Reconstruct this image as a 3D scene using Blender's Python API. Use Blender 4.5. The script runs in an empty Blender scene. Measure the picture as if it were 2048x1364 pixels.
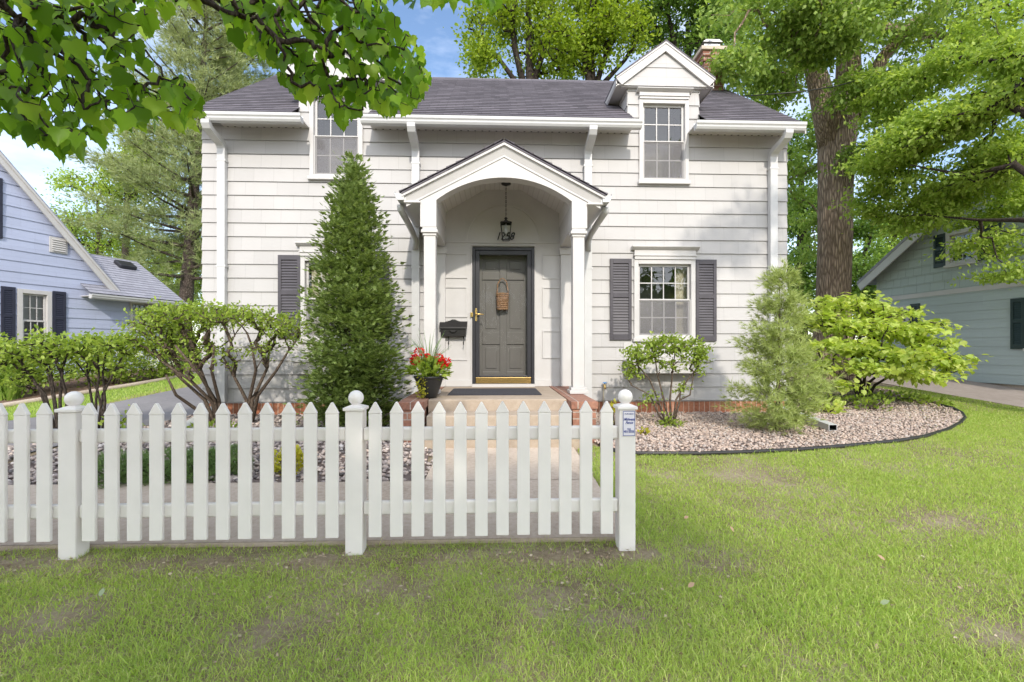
import bpy, bmesh, math, random
import numpy as np
from mathutils import Vector, Matrix
R = math.radians
random.seed(7)
rng = np.random.default_rng(11)
S = bpy.context.scene
COL = S.collection

# ------------------------------------------------------------------ survey helpers
FPX, CXP, HZN, CZ, YAW = 940.0, 1024.0, 695.0, 1.25, R(2.1)
_c, _s = math.cos(YAW), math.sin(YAW)
def ray(px, py):
    a = (px-CXP)/FPX; b = (HZN-py)/FPX
    return (_s+a*_c, _c-a*_s, b)
def at(px, py, Y):                     # survey point on the plane y = Y
    dx, dy, dz = ray(px, py); t = Y/dy
    return Vector((dx*t, Y, CZ+dz*t))
GP = [(-99, 0), (2.9, 0), (3.0, .01), (4.0, .09), (5.0, .175), (7.4, .2), (12, .65), (20, .75), (999, .75)]
def zg(Y):
    return float(np.interp(Y, [p[0] for p in GP], [p[1] for p in GP]))
def zga(Y):
    return np.interp(Y, [p[0] for p in GP], [p[1] for p in GP])
def G(px, py):                         # survey point on the ground
    lo, hi = 1.0, 80.0
    for _ in range(50):
        m = (lo+hi)/2
        if at(px, py, m).z > zg(m): lo = m
        else: hi = m
    p = at(px, py, m); return (p.x, m)

# ------------------------------------------------------------------ objects
def tag(o, label=None, cat=None, group=None, kind=None):
    if label: o['label'] = label
    if cat: o['category'] = cat
    if group: o['group'] = group
    if kind: o['kind'] = kind
    return o
def thing(name, label, cat, loc=(0, 0, 0), group=None):
    o = bpy.data.objects.new(name, None); COL.objects.link(o)
    o.location = loc; o.empty_display_size = .2
    return tag(o, label, cat, group)
def worigin(o):
    p = Vector((0, 0, 0))
    while o is not None:
        p += o.location; o = o.parent
    return p
def link(name, me, parent=None):
    o = bpy.data.objects.new(name, me); COL.objects.link(o)
    if parent is not None: o.parent = parent
    return o

class MB:
    def __init__(s, M=None):
        s.v = []; s.l = []; s.f = []; s.m = []; s.sm = []; s.M = M; s.cm = 0; s.cs = False
    def V(s, p):
        p = Vector(p); s.l.append(tuple(p))
        if s.M is not None: p = s.M @ p
        s.v.append(tuple(p)); return len(s.v)-1
    def F(s, idx):
        s.f.append(tuple(idx)); s.m.append(s.cm); s.sm.append(s.cs)
    def poly(s, pts): s.F([s.V(p) for p in pts])
    def box(s, x0, x1, y0, y1, z0, z1):
        i = [s.V(p) for p in ((x0,y0,z0),(x1,y0,z0),(x1,y1,z0),(x0,y1,z0),(x0,y0,z1),(x1,y0,z1),(x1,y1,z1),(x0,y1,z1))]
        for f in ((3,2,1,0),(4,5,6,7),(0,1,5,4),(1,2,6,5),(2,3,7,6),(3,0,4,7)): s.F([i[k] for k in f])
        return s
    def prism(s, pts, a0, a1, ax='y'):        # outline in the two other axes, extruded along ax
        def mk(p, a):
            return (p[0], a, p[1]) if ax == 'y' else ((a, p[0], p[1]) if ax == 'x' else (p[0], p[1], a))
        A = [s.V(mk(p, a0)) for p in pts]; B = [s.V(mk(p, a1)) for p in pts]; n = len(pts)
        s.F(A); s.F(B[::-1])
        for k in range(n): s.F((A[k], B[k], B[(k+1) % n], A[(k+1) % n]))
        return s
    def tube(s, path, rad, n=8, cap=True, sx=1.0):
        P = [Vector(p) for p in path]
        if not hasattr(rad, '__len__'): rad = [rad]*len(P)
        rings = []; up = None
        for i, p in enumerate(P):
            d = (P[min(i+1, len(P)-1)]-P[max(i-1, 0)])
            if d.length < 1e-9: d = Vector((0, 0, 1))
            d.normalize()
            if up is None: up = Vector((0, 0, 1)) if abs(d.z) < .9 else Vector((1, 0, 0))
            u = (up-d*up.dot(d))
            if u.length < 1e-5: u = d.orthogonal()
            u.normalize(); w = d.cross(u); up = u
            rings.append([s.V(p+(u*math.cos(2*math.pi*k/n)+w*(sx*math.sin(2*math.pi*k/n)))*rad[i]) for k in range(n)])
        t = s.cs; s.cs = True
        for a, b in zip(rings, rings[1:]):
            for k in range(n): s.F((a[k], a[(k+1) % n], b[(k+1) % n], b[k]))
        s.cs = t
        if cap: s.F(rings[0][::-1]); s.F(rings[-1])
        return s
    def lathe(s, prof, c=(0, 0, 0), n=20):
        t = s.cs; s.cs = True; rings = []
        for r, z in prof:
            rings.append([s.V((c[0]+r*math.cos(2*math.pi*k/n), c[1]+r*math.sin(2*math.pi*k/n), c[2]+z)) for k in range(n)])
        for a, b in zip(rings, rings[1:]):
            for k in range(n): s.F((a[k], a[(k+1) % n], b[(k+1) % n], b[k]))
        s.F(rings[0][::-1]); s.F(rings[-1]); s.cs = t
        return s
    def build(s, name, mats, parent=None, bevel=0, seg=2):
        me = bpy.data.meshes.new(name)
        off = worigin(parent) if parent is not None else Vector((0, 0, 0))
        me.from_pydata([(v[0]-off.x, v[1]-off.y, v[2]-off.z) for v in s.v], [], s.f)
        if not isinstance(mats, (list, tuple)): mats = [mats]
        for m in mats: me.materials.append(m)
        me.polygons.foreach_set('material_index', s.m)
        me.polygons.foreach_set('use_smooth', s.sm)
        a = me.attributes.new('loc', 'FLOAT_VECTOR', 'POINT')
        a.data.foreach_set('vector', np.array(s.l, dtype=np.float32).ravel())
        me.update()
        o = link(name, me, parent)
        if bevel:
            b = o.modifiers.new('Bevel', 'BEVEL'); b.width = bevel; b.segments = seg; b.limit_method = 'ANGLE'; b.angle_limit = R(40)
        return o

def bigmesh(name, verts, faces_flat, counts, mat, parent=None, smooth=False):
    """verts (N,3); faces_flat vertex indices; counts = loop counts per face."""
    me = bpy.data.meshes.new(name)
    off = worigin(parent) if parent is not None else Vector((0, 0, 0))
    verts = np.asarray(verts, dtype=np.float32)-np.array(off, dtype=np.float32)
    me.vertices.add(len(verts)); me.vertices.foreach_set('co', verts.ravel())
    me.loops.add(len(faces_flat)); me.loops.foreach_set('vertex_index', np.asarray(faces_flat, dtype=np.int32))
    counts = np.asarray(counts, dtype=np.int32)
    me.polygons.add(len(counts))
    st = np.zeros(len(counts), dtype=np.int32); st[1:] = np.cumsum(counts)[:-1]
    me.polygons.foreach_set('loop_start', st); me.polygons.foreach_set('loop_total', counts)
    if smooth: me.polygons.foreach_set('use_smooth', np.ones(len(counts), dtype=bool))
    me.materials.append(mat); me.update(calc_edges=True)
    return link(name, me, parent)

# ------------------------------------------------------------------ materials
class NT:
    def __init__(s, name):
        s.m = bpy.data.materials.new(name); s.m.use_nodes = True
        s.t = s.m.node_tree; s.t.nodes.clear()
        s.out = s.n('ShaderNodeOutputMaterial')
    def n(s, typ, ins=None, **kw):
        nd = s.t.nodes.new(typ)
        for k, v in kw.items(): setattr(nd, k, v)
        for k, v in (ins or {}).items():
            if hasattr(v, 'is_output') or isinstance(v, bpy.types.NodeSocket): s.t.links.new(v, nd.inputs[k])
            else: nd.inputs[k].default_value = v
        return nd
    def loc(s): return s.n('ShaderNodeAttribute', attribute_name='loc').outputs['Vector']
    def pos(s): return s.n('ShaderNodeNewGeometry').outputs['Position']
    def island(s): return s.n('ShaderNodeNewGeometry').outputs['Random Per Island']
    def map(s, vec, scale=(1,1,1), rot=(0,0,0), loc=(0,0,0)):
        return s.n('ShaderNodeMapping', {'Vector': vec, 'Scale': scale, 'Rotation': rot, 'Location': loc}).outputs[0]
    def noise(s, vec, scale, detail=4, rough=.55):
        return s.n('ShaderNodeTexNoise', {'Vector': vec, 'Scale': scale, 'Detail': detail, 'Roughness': rough}).outputs['Fac']
    def ramp(s, fac, stops):
        nd = s.n('ShaderNodeValToRGB', {'Fac': fac}); e = nd.color_ramp.elements
        while len(e) < len(stops): e.new(.5)
        for el, (p, c) in zip(e, stops):
            el.position = p; el.color = (*c, 1) if len(c) == 3 else c
        return nd.outputs[0]
    def mix(s, fac, a, b, mode='MIX'):
        nd = s.n('ShaderNodeMix', data_type='RGBA', blend_type=mode)
        for k, v in ((0, fac), (6, a), (7, b)):
            if isinstance(v, bpy.types.NodeSocket): s.t.links.new(v, nd.inputs[k])
            else: nd.inputs[k].default_value = v if k == 0 else (*v, 1) if len(v) == 3 else v
        return nd.outputs[2]
    def math(s, op, a, b=0.0):
        return s.n('ShaderNodeMath', {0: a, 1: b}, operation=op).outputs[0]
    def bump(s, h, strength=.3, dist=.01, normal=None):
        i = {'Height': h, 'Strength': strength, 'Distance': dist}
        if normal is not None: i['Normal'] = normal
        return s.n('ShaderNodeBump', i).outputs[0]
    def pbr(s, col, rough=.6, normal=None, metal=0.0, spec=.4, **kw):
        i = {'Base Color': col if isinstance(col, bpy.types.NodeSocket) else (*col, 1), 'Roughness': rough, 'Metallic': metal, 'Specular IOR Level': spec}
        if normal is not None: i['Normal'] = normal
        return s.n('ShaderNodeBsdfPrincipled', i).outputs[0]
    def fin(s, sh):
        s.t.links.new(sh, s.out.inputs[0]); return s.m

def m_plain(name, col, rough=.5, var=.06, nscale=6, bump=.0, bscale=60, metal=0, spec=.4):
    t = NT(name); p = t.loc()
    n1 = t.noise(p, nscale, 5)
    dark = tuple(c*(1-var*1.6) for c in col); lite = tuple(min(1, c*(1+var)) for c in col)
    c = t.ramp(n1, [(.3, dark), (.7, lite)])
    nm = t.bump(t.noise(p, bscale, 3), bump, .003) if bump else None
    return t.fin(t.pbr(c, rough, nm, metal, spec))

def m_siding(name, col, e, bw=.3, z0=0.0, joint=.82, groove=.35):
    t = NT(name); p = t.loc()
    sx = t.n('ShaderNodeSeparateXYZ', {0: p})
    v = t.n('ShaderNodeCombineXYZ', {0: sx.outputs[0], 1: t.math('SUBTRACT', sx.outputs[2], z0), 2: 0.0}).outputs[0]
    b = t.n('ShaderNodeTexBrick', {'Vector': v, 'Color1': (1,1,1,1), 'Color2': (.93,.93,.93,1), 'Mortar': (joint,joint,joint,1), 'Scale': 1.0,
            'Mortar Size': .0018, 'Mortar Smooth': .3, 'Brick Width': bw, 'Row Height': e}, offset=.37, squash=1.6, squash_frequency=3)
    g = t.noise(t.map(p, (55, 1, 2.5)), 1.0, 4, .6)
    big = t.noise(p, 1.3, 5, .6)
    c = t.mix(1.0, t.ramp(big, [(.3, tuple(x*.93 for x in col)), (.7, col)]), b.outputs['Color'], 'MULTIPLY')
    c = t.mix(t.math('MULTIPLY', t.math('GREATER_THAN', g, .66), .12), c, tuple(x*.8 for x in col))
    h = t.math('ADD', t.math('MULTIPLY', g, .6), t.math('MULTIPLY', b.outputs['Fac'], -1.5))
    return t.fin(t.pbr(c, .55, t.bump(h, groove, .004), spec=.35))

def m_shingle(name, c1, c2, e, bw=.26):
    t = NT(name); p = t.loc()
    sx = t.n('ShaderNodeSeparateXYZ', {0: p})
    v = t.n('ShaderNodeCombineXYZ', {0: sx.outputs[0], 1: sx.outputs[2], 2: 0.0}).outputs[0]
    b = t.n('ShaderNodeTexBrick', {'Vector': v, 'Color1': (*c1,1), 'Color2': (*c2,1), 'Mortar': tuple(x*.35 for x in c1)+(1,), 'Scale': 1.0,
            'Mortar Size': .004, 'Mortar Smooth': .2, 'Brick Width': bw, 'Row Height': e, 'Bias': -.1}, offset=.43, squash=.55, squash_frequency=2)
    c = t.mix(.3, b.outputs['Color'], t.ramp(t.noise(p, 120, 2), [(.35, tuple(x*.55 for x in c1)), (.7, tuple(min(1, x*1.5) for x in c2))]))
    c = t.mix(t.math('MULTIPLY', t.noise(p, .9, 5), .55), c, tuple(x*.95 for x in c2))
    h = t.math('ADD', t.math('MULTIPLY', b.outputs['Fac'], -1), t.math('MULTIPLY', t.noise(p, 200, 2), .5))
    return t.fin(t.pbr(c, .9, t.bump(h, .5, .006), spec=.2))

def m_brick(name, bw, bh, c1=(.23,.105,.075), c2=(.36,.19,.135), mortar=(.42,.37,.33), axes=(0, 2)):
    t = NT(name); p = t.loc()
    sx = t.n('ShaderNodeSeparateXYZ', {0: p})
    v = t.n('ShaderNodeCombineXYZ', {0: sx.outputs[axes[0]], 1: sx.outputs[axes[1]], 2: 0.0}).outputs[0]
    b = t.n('ShaderNodeTexBrick', {'Vector': v, 'Color1': (*c1,1), 'Color2': (*c2,1), 'Mortar': (*mortar,1), 'Scale': 1.0,
            'Mortar Size': .006, 'Mortar Smooth': .15, 'Brick Width': bw, 'Row Height': bh}, offset=.5)
    c = t.mix(.6, b.outputs['Color'], t.mix(1.0, b.outputs['Color'], t.ramp(t.noise(p, 35, 5), [(.3, (.55,.55,.55)), (.7, (1.3,1.25,1.2))]), 'MULTIPLY'))
    h = t.math('ADD', t.math('MULTIPLY', b.outputs['Fac'], -1.0), t.math('MULTIPLY', t.noise(p, 90, 4), .5))
    return t.fin(t.pbr(c, .85, t.bump(h, .6, .006), spec=.2))

def m_ground(name, stops, scales=(1.5, 14, 120), bump=.5, dist=.01, rough=.95):
    t = NT(name); p = t.pos()
    n = t.math('ADD', t.math('MULTIPLY', t.noise(p, scales[0], 5), .45), t.math('MULTIPLY', t.noise(p, scales[1], 5), .35))
    n = t.math('ADD', n, t.math('MULTIPLY', t.noise(p, scales[2], 3), .3))
    c = t.ramp(n, stops)
    return t.fin(t.pbr(c, rough, t.bump(t.noise(p, scales[2], 4, .7), bump, dist), spec=.15))

def m_leaf(name, c1, c2, c3=None, transl=.38, rough=.5, tint=None):
    t = NT(name); r = t.island()
    st = [(0.05, c1), (.7, c2)] + ([(1.0, c3)] if c3 else [])
    c = t.ramp(r, st)
    cl = t.noise(t.pos(), 1.7, 3)
    c = t.mix(t.math('MULTIPLY', cl, .55), c, tint or tuple(x*.8 for x in c1))
    tc = t.mix(1.0, c, (1.5, 1.45, .75), 'MULTIPLY')
    a = t.pbr(c, rough, spec=.3)
    b = t.n('ShaderNodeBsdfTranslucent', {'Color': tc}).outputs[0]
    return t.fin(t.n('ShaderNodeMixShader', {0: transl, 1: a, 2: b}).outputs[0])

def m_bark(name, c1, c2, scale=1.0, stretch=.18, bump=1.0, dist=.05):
    t = NT(name); p = t.map(t.pos(), (1, 1, stretch))
    n = t.noise(p, 16*scale, 6, .65)
    w = t.n('ShaderNodeTexVoronoi', {'Vector': p, 'Scale': 22*scale, 'Randomness': 1.0}, feature='DISTANCE_TO_EDGE').outputs['Distance']
    f = t.math('ADD', t.math('MULTIPLY', t.math('MINIMUM', w, .35), 1.6), t.math('MULTIPLY', n, .5))
    c = t.ramp(f, [(.2, c1), (.75, c2)])
    return t.fin(t.pbr(c, .95, t.bump(f, bump, dist), spec=.1))

def m_glass(name, tint=(.9,.93,.92), refl=1.0, wobble=.04):
    t = NT(name)
    fr = t.n('ShaderNodeFresnel', {'IOR': 1.52}).outputs[0]
    f = t.math('MINIMUM', t.math('ADD', t.math('MULTIPLY', fr, 1.7*refl), .02*refl), 1.0)
    wob = t.bump(t.noise(t.pos(), 2.5, 2), wobble, .05)
    g = t.n('ShaderNodeBsdfGlossy', {'Color': (1,1,1,1), 'Roughness': .01, 'Normal': wob}).outputs[0]
    tr = t.n('ShaderNodeBsdfTransparent', {'Color': (*tint, 1)}).outputs[0]
    return t.fin(t.n('ShaderNodeMixShader', {0: f, 1: tr, 2: g}).outputs[0])

def m_screen(name):
    t = NT(name)
    d = t.pbr((.26, .25, .26), .8)
    tr = t.n('ShaderNodeBsdfTransparent').outputs[0]
    return t.fin(t.n('ShaderNodeMixShader', {0: .48, 1: tr, 2: d}).outputs[0])

EXP = .2125
M = {}
M['siding'] = m_siding('white_shingle_paint', (.475, .461, .453), EXP, .30, 0.41, .68)
M['trim'] = m_plain('white_trim_paint', (.515, .50, .49), .45, .03, 5, .05, 90)
M['soffit'] = m_plain('white_soffit_metal', (.60, .58, .565), .5, .03)
M['vinyl'] = m_plain('white_vinyl', (.80, .765, .735), .35, .04, 3.5, .03, 40)
M['metalwhite'] = m_plain('white_gutter_metal', (.53, .53, .53), .35, .03)
M['roof'] = m_shingle('dark_asphalt_shingle', (.05, .047, .055), (.165, .15, .17), .135)
M['roofblue'] = m_shingle('grey_asphalt_shingle', (.24, .24, .28), (.36, .36, .41), .14)
M['blue'] = m_siding('blue_shingle_paint', (.445, .487, .645), .23, .4, 0, .8)
M['green'] = m_siding('grey_green_clapboard_paint', (.43, .50, .50), .2, 2.6, 0, .75, .15)
M['greenshake'] = m_siding('grey_green_shake_paint', (.41, .475, .46), .22, .22, 0, .35, .8)
M['shutter'] = m_plain('charcoal_shutter_paint', (.068, .062, .072), .45, .1)
M['shutterblue'] = m_plain('navy_shutter_paint', (.028, .03, .05), .45, .1)
M['shuttergreen'] = m_plain('dark_green_shutter_paint', (.02, .04, .037), .45, .1)
M['brick'] = m_brick('red_brick', .215, .075)
M['bricktop'] = m_brick('red_brick_coping', .10, .31, axes=(1, 0))
M['brickfront'] = m_brick('red_brick_header', .10, .09, axes=(0, 2))
M['soldier'] = m_brick('red_brick_soldier_course', .085, .6, (.33,.13,.075), (.42,.19,.115), (.5,.38,.3))
M['concretestep'] = m_ground('tan_concrete', [(.3, (.25,.195,.145)), (.5, (.36,.29,.225)), (.75, (.47,.395,.32))], (1.6, 18, 160), .25, .004)
M['concrete'] = m_ground('exposed_aggregate_concrete', [(.32, (.25,.195,.155)), (.5, (.45,.37,.30)), (.72, (.58,.50,.42))], (1.2, 30, 230), .5, .004)
M['asphalt'] = m_ground('driveway_asphalt', [(.3, (.15,.147,.155)), (.7, (.25,.24,.245))], (.8, 12, 200), .4, .004)
M['gravelroad'] = m_ground('side_driveway_surface', [(.3, (.25,.21,.185)), (.7, (.42,.36,.33))], (.7, 9, 120), .5, .006)
M['soil'] = m_ground('lawn_soil', [(.34, (.13,.095,.065)), (.48, (.29,.23,.15)), (.6, (.42,.345,.24)), (.75, (.52,.45,.35))], (2.6, 34, 150), 1.0, .02)
M['turf'] = m_ground('far_turf', [(.35, (.13,.20,.045)), (.6, (.24,.34,.08)), (.8, (.35,.4,.15))], (1.2, 20, 150), .9, .02)
M['mulch'] = m_ground('bark_mulch', [(.35, (.09,.055,.04)), (.55, (.2,.13,.095)), (.8, (.34,.26,.2))], (2, 30, 110), 1, .02)
M['bedbase'] = m_ground('gravel_bed_base', [(.35, (.10,.08,.07)), (.55, (.2,.155,.14)), (.75, (.34,.28,.25))], (2, 40, 120), 1, .02)
M['doorgrey'] = m_plain('taupe_door_paint', (.135, .122, .115), .4, .03)
M['black'] = m_plain('storm_door_black', (.028, .028, .034), .35, .1)
M['iron'] = m_plain('black_iron', (.022, .021, .021), .4, .1)
M['brass'] = m_plain('polished_brass', (.75, .52, .2), .22, .05, metal=1)
M['steel'] = m_plain('grey_steel', (.35, .35, .36), .4, .08, metal=1)
M['glass'] = m_glass('window_glass')
M['doorglass'] = m_glass('storm_door_glass', (.93,.95,.94), .12, .0)
M['screen'] = m_screen('insect_screen')
M['curtain'] = m_plain('cream_curtain', (.62, .55, .42), .9, .1, 30)
M['blind'] = m_plain('pale_blind', (.5, .5, .49), .8, .05)
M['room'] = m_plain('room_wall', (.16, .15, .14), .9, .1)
M['mat'] = m_plain('dark_door_mat', (.045, .045, .055), .95, .2, 40, .6, 200)
M['wicker'] = m_plain('brown_wicker', (.30, .17, .095), .8, .4, 70, .8, 120)
M['pot'] = m_plain('black_resin', (.03, .03, .03), .4, .15, 8)
M['red'] = m_leaf('red_petal', (.55, .006, .012), (.75, .012, .02), (.85, .03, .035), .2, .5, (.5, .005, .01))
M['blue_text'] = m_plain('blue_lettering', (.03, .06, .28), .5, .02)
M['sign'] = m_plain('pale_sign_plate', (.74, .72, .78), .35, .02)
M['bluepaint'] = m_plain('blue_handle_paint', (.05, .25, .6), .4, .05)
M['bark'] = m_bark('furrowed_grey_bark', (.13, .095, .07), (.45, .345, .26), .9, .16, 1.0, .05)
M['twig'] = m_bark('brown_twig_bark', (.06, .045, .035), (.17, .13, .10), 2.5, .3, .6, .01)
M['darktwig'] = m_bark('dark_branch_bark', (.025, .02, .017), (.08, .065, .055), 2.5, .3, .5, .01)
M['pinebark'] = m_bark('pine_bark', (.06, .045, .04), (.2, .16, .14), 1.2, .4)
M['foregroundleaf'] = m_leaf('broad_maple_leaf', (.10, .22, .015), (.24, .43, .035), (.44, .62, .08), .62, .38)
M['bigleaf'] = m_leaf('mid_green_leaf', (.16, .26, .05), (.30, .42, .10), (.44, .55, .17), .45)
M['brightleaf'] = m_leaf('light_green_leaf', (.24, .36, .06), (.40, .53, .11), (.55, .64, .19), .48)
M['backleaf'] = m_leaf('yellow_green_leaf', (.17, .26, .02), (.30, .41, .04), (.42, .50, .07), .45)
M['darkleaf'] = m_leaf('dark_green_leaf', (.11, .20, .04), (.19, .31, .06), (.27, .40, .09), .42)  # darker leaf green of the back and street trees
M['yewleaf'] = m_leaf('conical_evergreen_leaf', (.14, .21, .055), (.28, .38, .11), (.44, .52, .20), .3)
M['cedarleaf'] = m_leaf('feathery_cedar_leaf', (.30, .38, .12), (.45, .52, .19), (.58, .63, .29), .35)
M['pineleaf'] = m_leaf('pine_needle', (.22, .28, .12), (.38, .43, .20), (.52, .54, .28), .3)
M['shrubleaf'] = m_leaf('shrub_leaf', (.19, .28, .045), (.36, .48, .08), (.52, .62, .15), .46)
M['mapleleaf'] = m_leaf('lime_maple_leaf', (.38, .50, .10), (.58, .68, .18), (.74, .77, .30), .5)
M['juniperleaf'] = m_leaf('low_juniper_leaf', (.10, .19, .05), (.20, .32, .10), (.32, .44, .16), .2)
M['goldleaf'] = m_leaf('golden_leaf', (.35, .36, .03), (.52, .5, .05), (.6, .5, .06), .35)
M['whiteflower'] = m_leaf('white_petal', (.7, .72, .68), (.8, .8, .78), (.85, .85, .85), .3, .5, (.7, .72, .68))
M['grass'] = m_leaf('lawn_grass_blade', (.25, .40, .06), (.44, .60, .12), (.66, .66, .33), .47, .5, (.44, .50, .18))
M['strap'] = m_leaf('strap_leaf', (.19, .31, .05), (.32, .46, .09), (.42, .52, .14), .4)
t = NT('river_gravel'); isl = t.island()
cc = t.ramp(isl, [(.0, (.22,.18,.16)), (.15, (.34,.27,.235)), (.45, (.46,.355,.295)), (.7, (.56,.435,.355)), (.88, (.42,.38,.355)), (1, (.62,.53,.46))])
cc = t.mix(.35, cc, t.mix(1.0, cc, t.ramp(t.noise(t.pos(), 90, 4), [(.3, (.5,.5,.5)), (.7, (1.4,1.4,1.4))]), 'MULTIPLY'))
M['stone'] = t.fin(t.pbr(cc, .8, spec=.25))
t = NT('grey_river_gravel'); isl = t.island()
cc = t.ramp(isl, [(.0, (.12,.11,.11)), (.3, (.27,.23,.22)), (.6, (.41,.35,.32)), (.85, (.50,.40,.34)), (1, (.62,.57,.54))])
M['stonegrey'] = t.fin(t.pbr(cc, .8, spec=.25))
t = NT('beadboard_paint'); p = t.loc()
w = t.n('ShaderNodeTexWave', {'Vector': p, 'Scale': 4.3, 'Distortion': 0.0}, wave_type='BANDS', bands_direction='X', wave_profile='SIN').outputs['Fac']
g = t.math('MAXIMUM', t.math('SUBTRACT', .08, w), 0.0)
M['bead'] = t.fin(t.pbr(t.mix(t.math('MULTIPLY', g, 7.0), (.65,.632,.62), (.44,.42,.40)), .5, t.bump(t.math('MULTIPLY', g, -8.0), .6, .006)))

# ------------------------------------------------------------------ leaf-mass tools
def frames(d, nrm):
    d = d/np.maximum(np.linalg.norm(d, axis=1, keepdims=True), 1e-9)
    x = np.cross(d, nrm); x /= np.maximum(np.linalg.norm(x, axis=1, keepdims=True), 1e-9)
    z = np.cross(x, d)
    return x, d, z
def stamp(tv, tf, pos, d, nrm, size):
    """copy a template (y = towards the tip, z = face normal) to every pos"""
    tv = np.asarray(tv, float); k = len(tv); n = len(pos)
    x, y, z = frames(d, nrm); s = np.asarray(size, float).reshape(-1, 1, 1)
    v = (tv[None, :, 0:1]*x[:, None, :]+tv[None, :, 1:2]*y[:, None, :]+tv[None, :, 2:3]*z[:, None, :])*s+pos[:, None, :]
    flat = np.concatenate([np.asarray(f) for f in tf]); cnt = np.array([len(f) for f in tf])
    fl = (flat[None, :]+(np.arange(n)*k)[:, None]).ravel()
    return v.reshape(-1, 3), fl, np.tile(cnt, n)
LEAF = ([(0,0,0), (.30,.42,.05), (0,1,-.06), (-.30,.42,.05)], [(0,1,2), (0,2,3)])
OVAL = ([(0,0,0), (.22,.25,.04), (.26,.6,.05), (0,1,-.05), (-.26,.6,.05), (-.22,.25,.04), (0,.5,0)], [(0,1,2,6), (6,2,3), (0,6,4,5), (6,3,4)])
_mh = [(.10,-.06), (.27,-.08), (.37,.04), (.50,.16), (.45,.28), (.50,.50), (.36,.53), (.27,.61), (.22,.76), (.09,.86)]
MAPLE = ([(0,0,0), (0,.45,-.03), (0,1.05,-.14)]+[(x, y, .24*x-.30*max(0, y-.3)**2-.30*x*x) for x, y in _mh]+[(-x, y, .24*x-.30*max(0, y-.3)**2-.30*x*x) for x, y in _mh],
         [tuple([0]+list(range(3, 8))+[1]), tuple([1]+list(range(7, 13))+[2])]
         + [tuple([1]+list(range(17, 12, -1))+[0]), tuple([2]+list(range(22, 16, -1))+[1])])
def tuft_template(n, w, spread, seed):
    r = np.random.default_rng(seed); v = []; f = []
    for i in range(n):
        a = r.uniform(0, 2*math.pi); s = r.uniform(.2, 1)*spread; l = r.uniform(.7, 1)
        b = r.uniform(0, .25)
        tip = np.array([math.cos(a)*s, b+l*math.sqrt(max(.05, 1-min(.95, s*s))), math.sin(a)*s])
        off = np.array([math.sin(a)*w, 0, -math.cos(a)*w]); k = len(v)
        base = np.array([0, b, 0])
        v += [tuple(base-off), tuple(base+off), tuple(tip)]; f.append((k, k+1, k+2))
    return v, f
TUFT = tuft_template(12, .035, .85, 3)
def frond_template(seed, n=7):
    r = np.random.default_rng(seed); v = []; f = []
    for i in range(n):
        y = .05+.75*i/(n-1); L = (.42-.28*(i/(n-1)))*r.uniform(.8, 1.15)
        for sgn in (-1, 1):
            k = len(v); z = r.uniform(-.05, .05)
            v += [(0, y-.07, 0), (sgn*L*.95, y+L*.45, z-.05), (sgn*L*.35, y+L*.62, z), (0, y+.07, 0)]; f.append((k, k+1, k+2, k+3))
    k = len(v); v += [(-.05, .7, 0), (.05, .7, 0), (0, 1.05, -.05)]; f.append((k, k+1, k+2))
    # centre stem joins the leaflets into one island
    k = len(v); v += [(-.012, 0, 0), (.012, 0, 0), (0, .8, 0)]; f.append((k, k+1, k+2))
    return v, f
FROND = frond_template(4)
def rdir(n, up=0.0):
    d = rng.normal(size=(n, 3)); d[:, 2] += up
    return d/np.linalg.norm(d, axis=1, keepdims=True)
def leafmass(name, pos, d, size, mat, parent, tmpl=LEAF, nup=1.2, jit=.35):
    n = len(pos); nr = rdir(n); nr[:, 2] += nup
    sz = size*(1+rng.uniform(-jit, jit, n))
    v, f, c = stamp(tmpl[0], tmpl[1], np.asarray(pos, float), np.asarray(d, float), nr, sz)
    return bigmesh(name, v, f, c, mat, parent)
def ell(c, r, n, shell=.35):
    d = rng.normal(size=(n, 3)); d /= np.linalg.norm(d, axis=1, keepdims=True)
    q = rng.uniform(shell**3, 1, n)**(1/3.0)
    return np.array(c)[None]+d*q[:, None]*np.array(r)[None]
def grow(trunk_paths, targets, alpha=.35):
    """join targets to the nearest limb, greedily; returns nodes, parents, lengths"""
    P = []; par = []; L = []; tr = []
    for path, parent in trunk_paths:
        for i, p in enumerate(path):
            if i == 0: pi = parent
            else: pi = len(P)-1
            P.append(np.array(p, float)); par.append(pi)
            L.append(0.0 if pi < 0 else L[pi]+np.linalg.norm(P[-1]-P[pi])); tr.append(True)
    T = np.array(targets, float); n = len(T); done = np.zeros(n, bool)
    best = np.full(n, 1e9); bj = np.zeros(n, int)
    def upd(j):
        c = np.linalg.norm(T-P[j], axis=1)+alpha*L[j]
        m = c < best; best[m] = c[m]; bj[m] = j
    for j in range(len(P)): upd(j)
    for _ in range(n):
        i = int(np.argmin(np.where(done, 1e9, best))); done[i] = True
        j = bj[i]; P.append(T[i]); par.append(j); L.append(L[j]+np.linalg.norm(T[i]-P[j])); tr.append(False)
        upd(len(P)-1)
    return P, par, tr
def limbs(mb, P, par, tr, r1, power=.5, rmax=1, wob=.12, n=5):
    cnt = np.ones(len(P))
    for i in range(len(P)-1, -1, -1):
        if par[i] >= 0: cnt[par[i]] += cnt[i]
    rad = np.minimum(rmax, r1*cnt**power)
    for i, p in enumerate(P):
        j = par[i]
        if j < 0 or tr[i]: continue
        a, b = P[j], p; ln = np.linalg.norm(b-a)
        if ln < 1e-4: continue
        j1 = a+(b-a)*.33+rng.normal(size=3)*wob*ln*.5; j2 = a+(b-a)*.68+rng.normal(size=3)*wob*ln*.5
        ra = min(rad[j], rad[i]*1.5)
        mb.tube([a, j1, j2, b], [ra, ra*.8+rad[i]*.2, rad[i]*1.05, rad[i]*.8], n, cap=False)
    return rad

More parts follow.
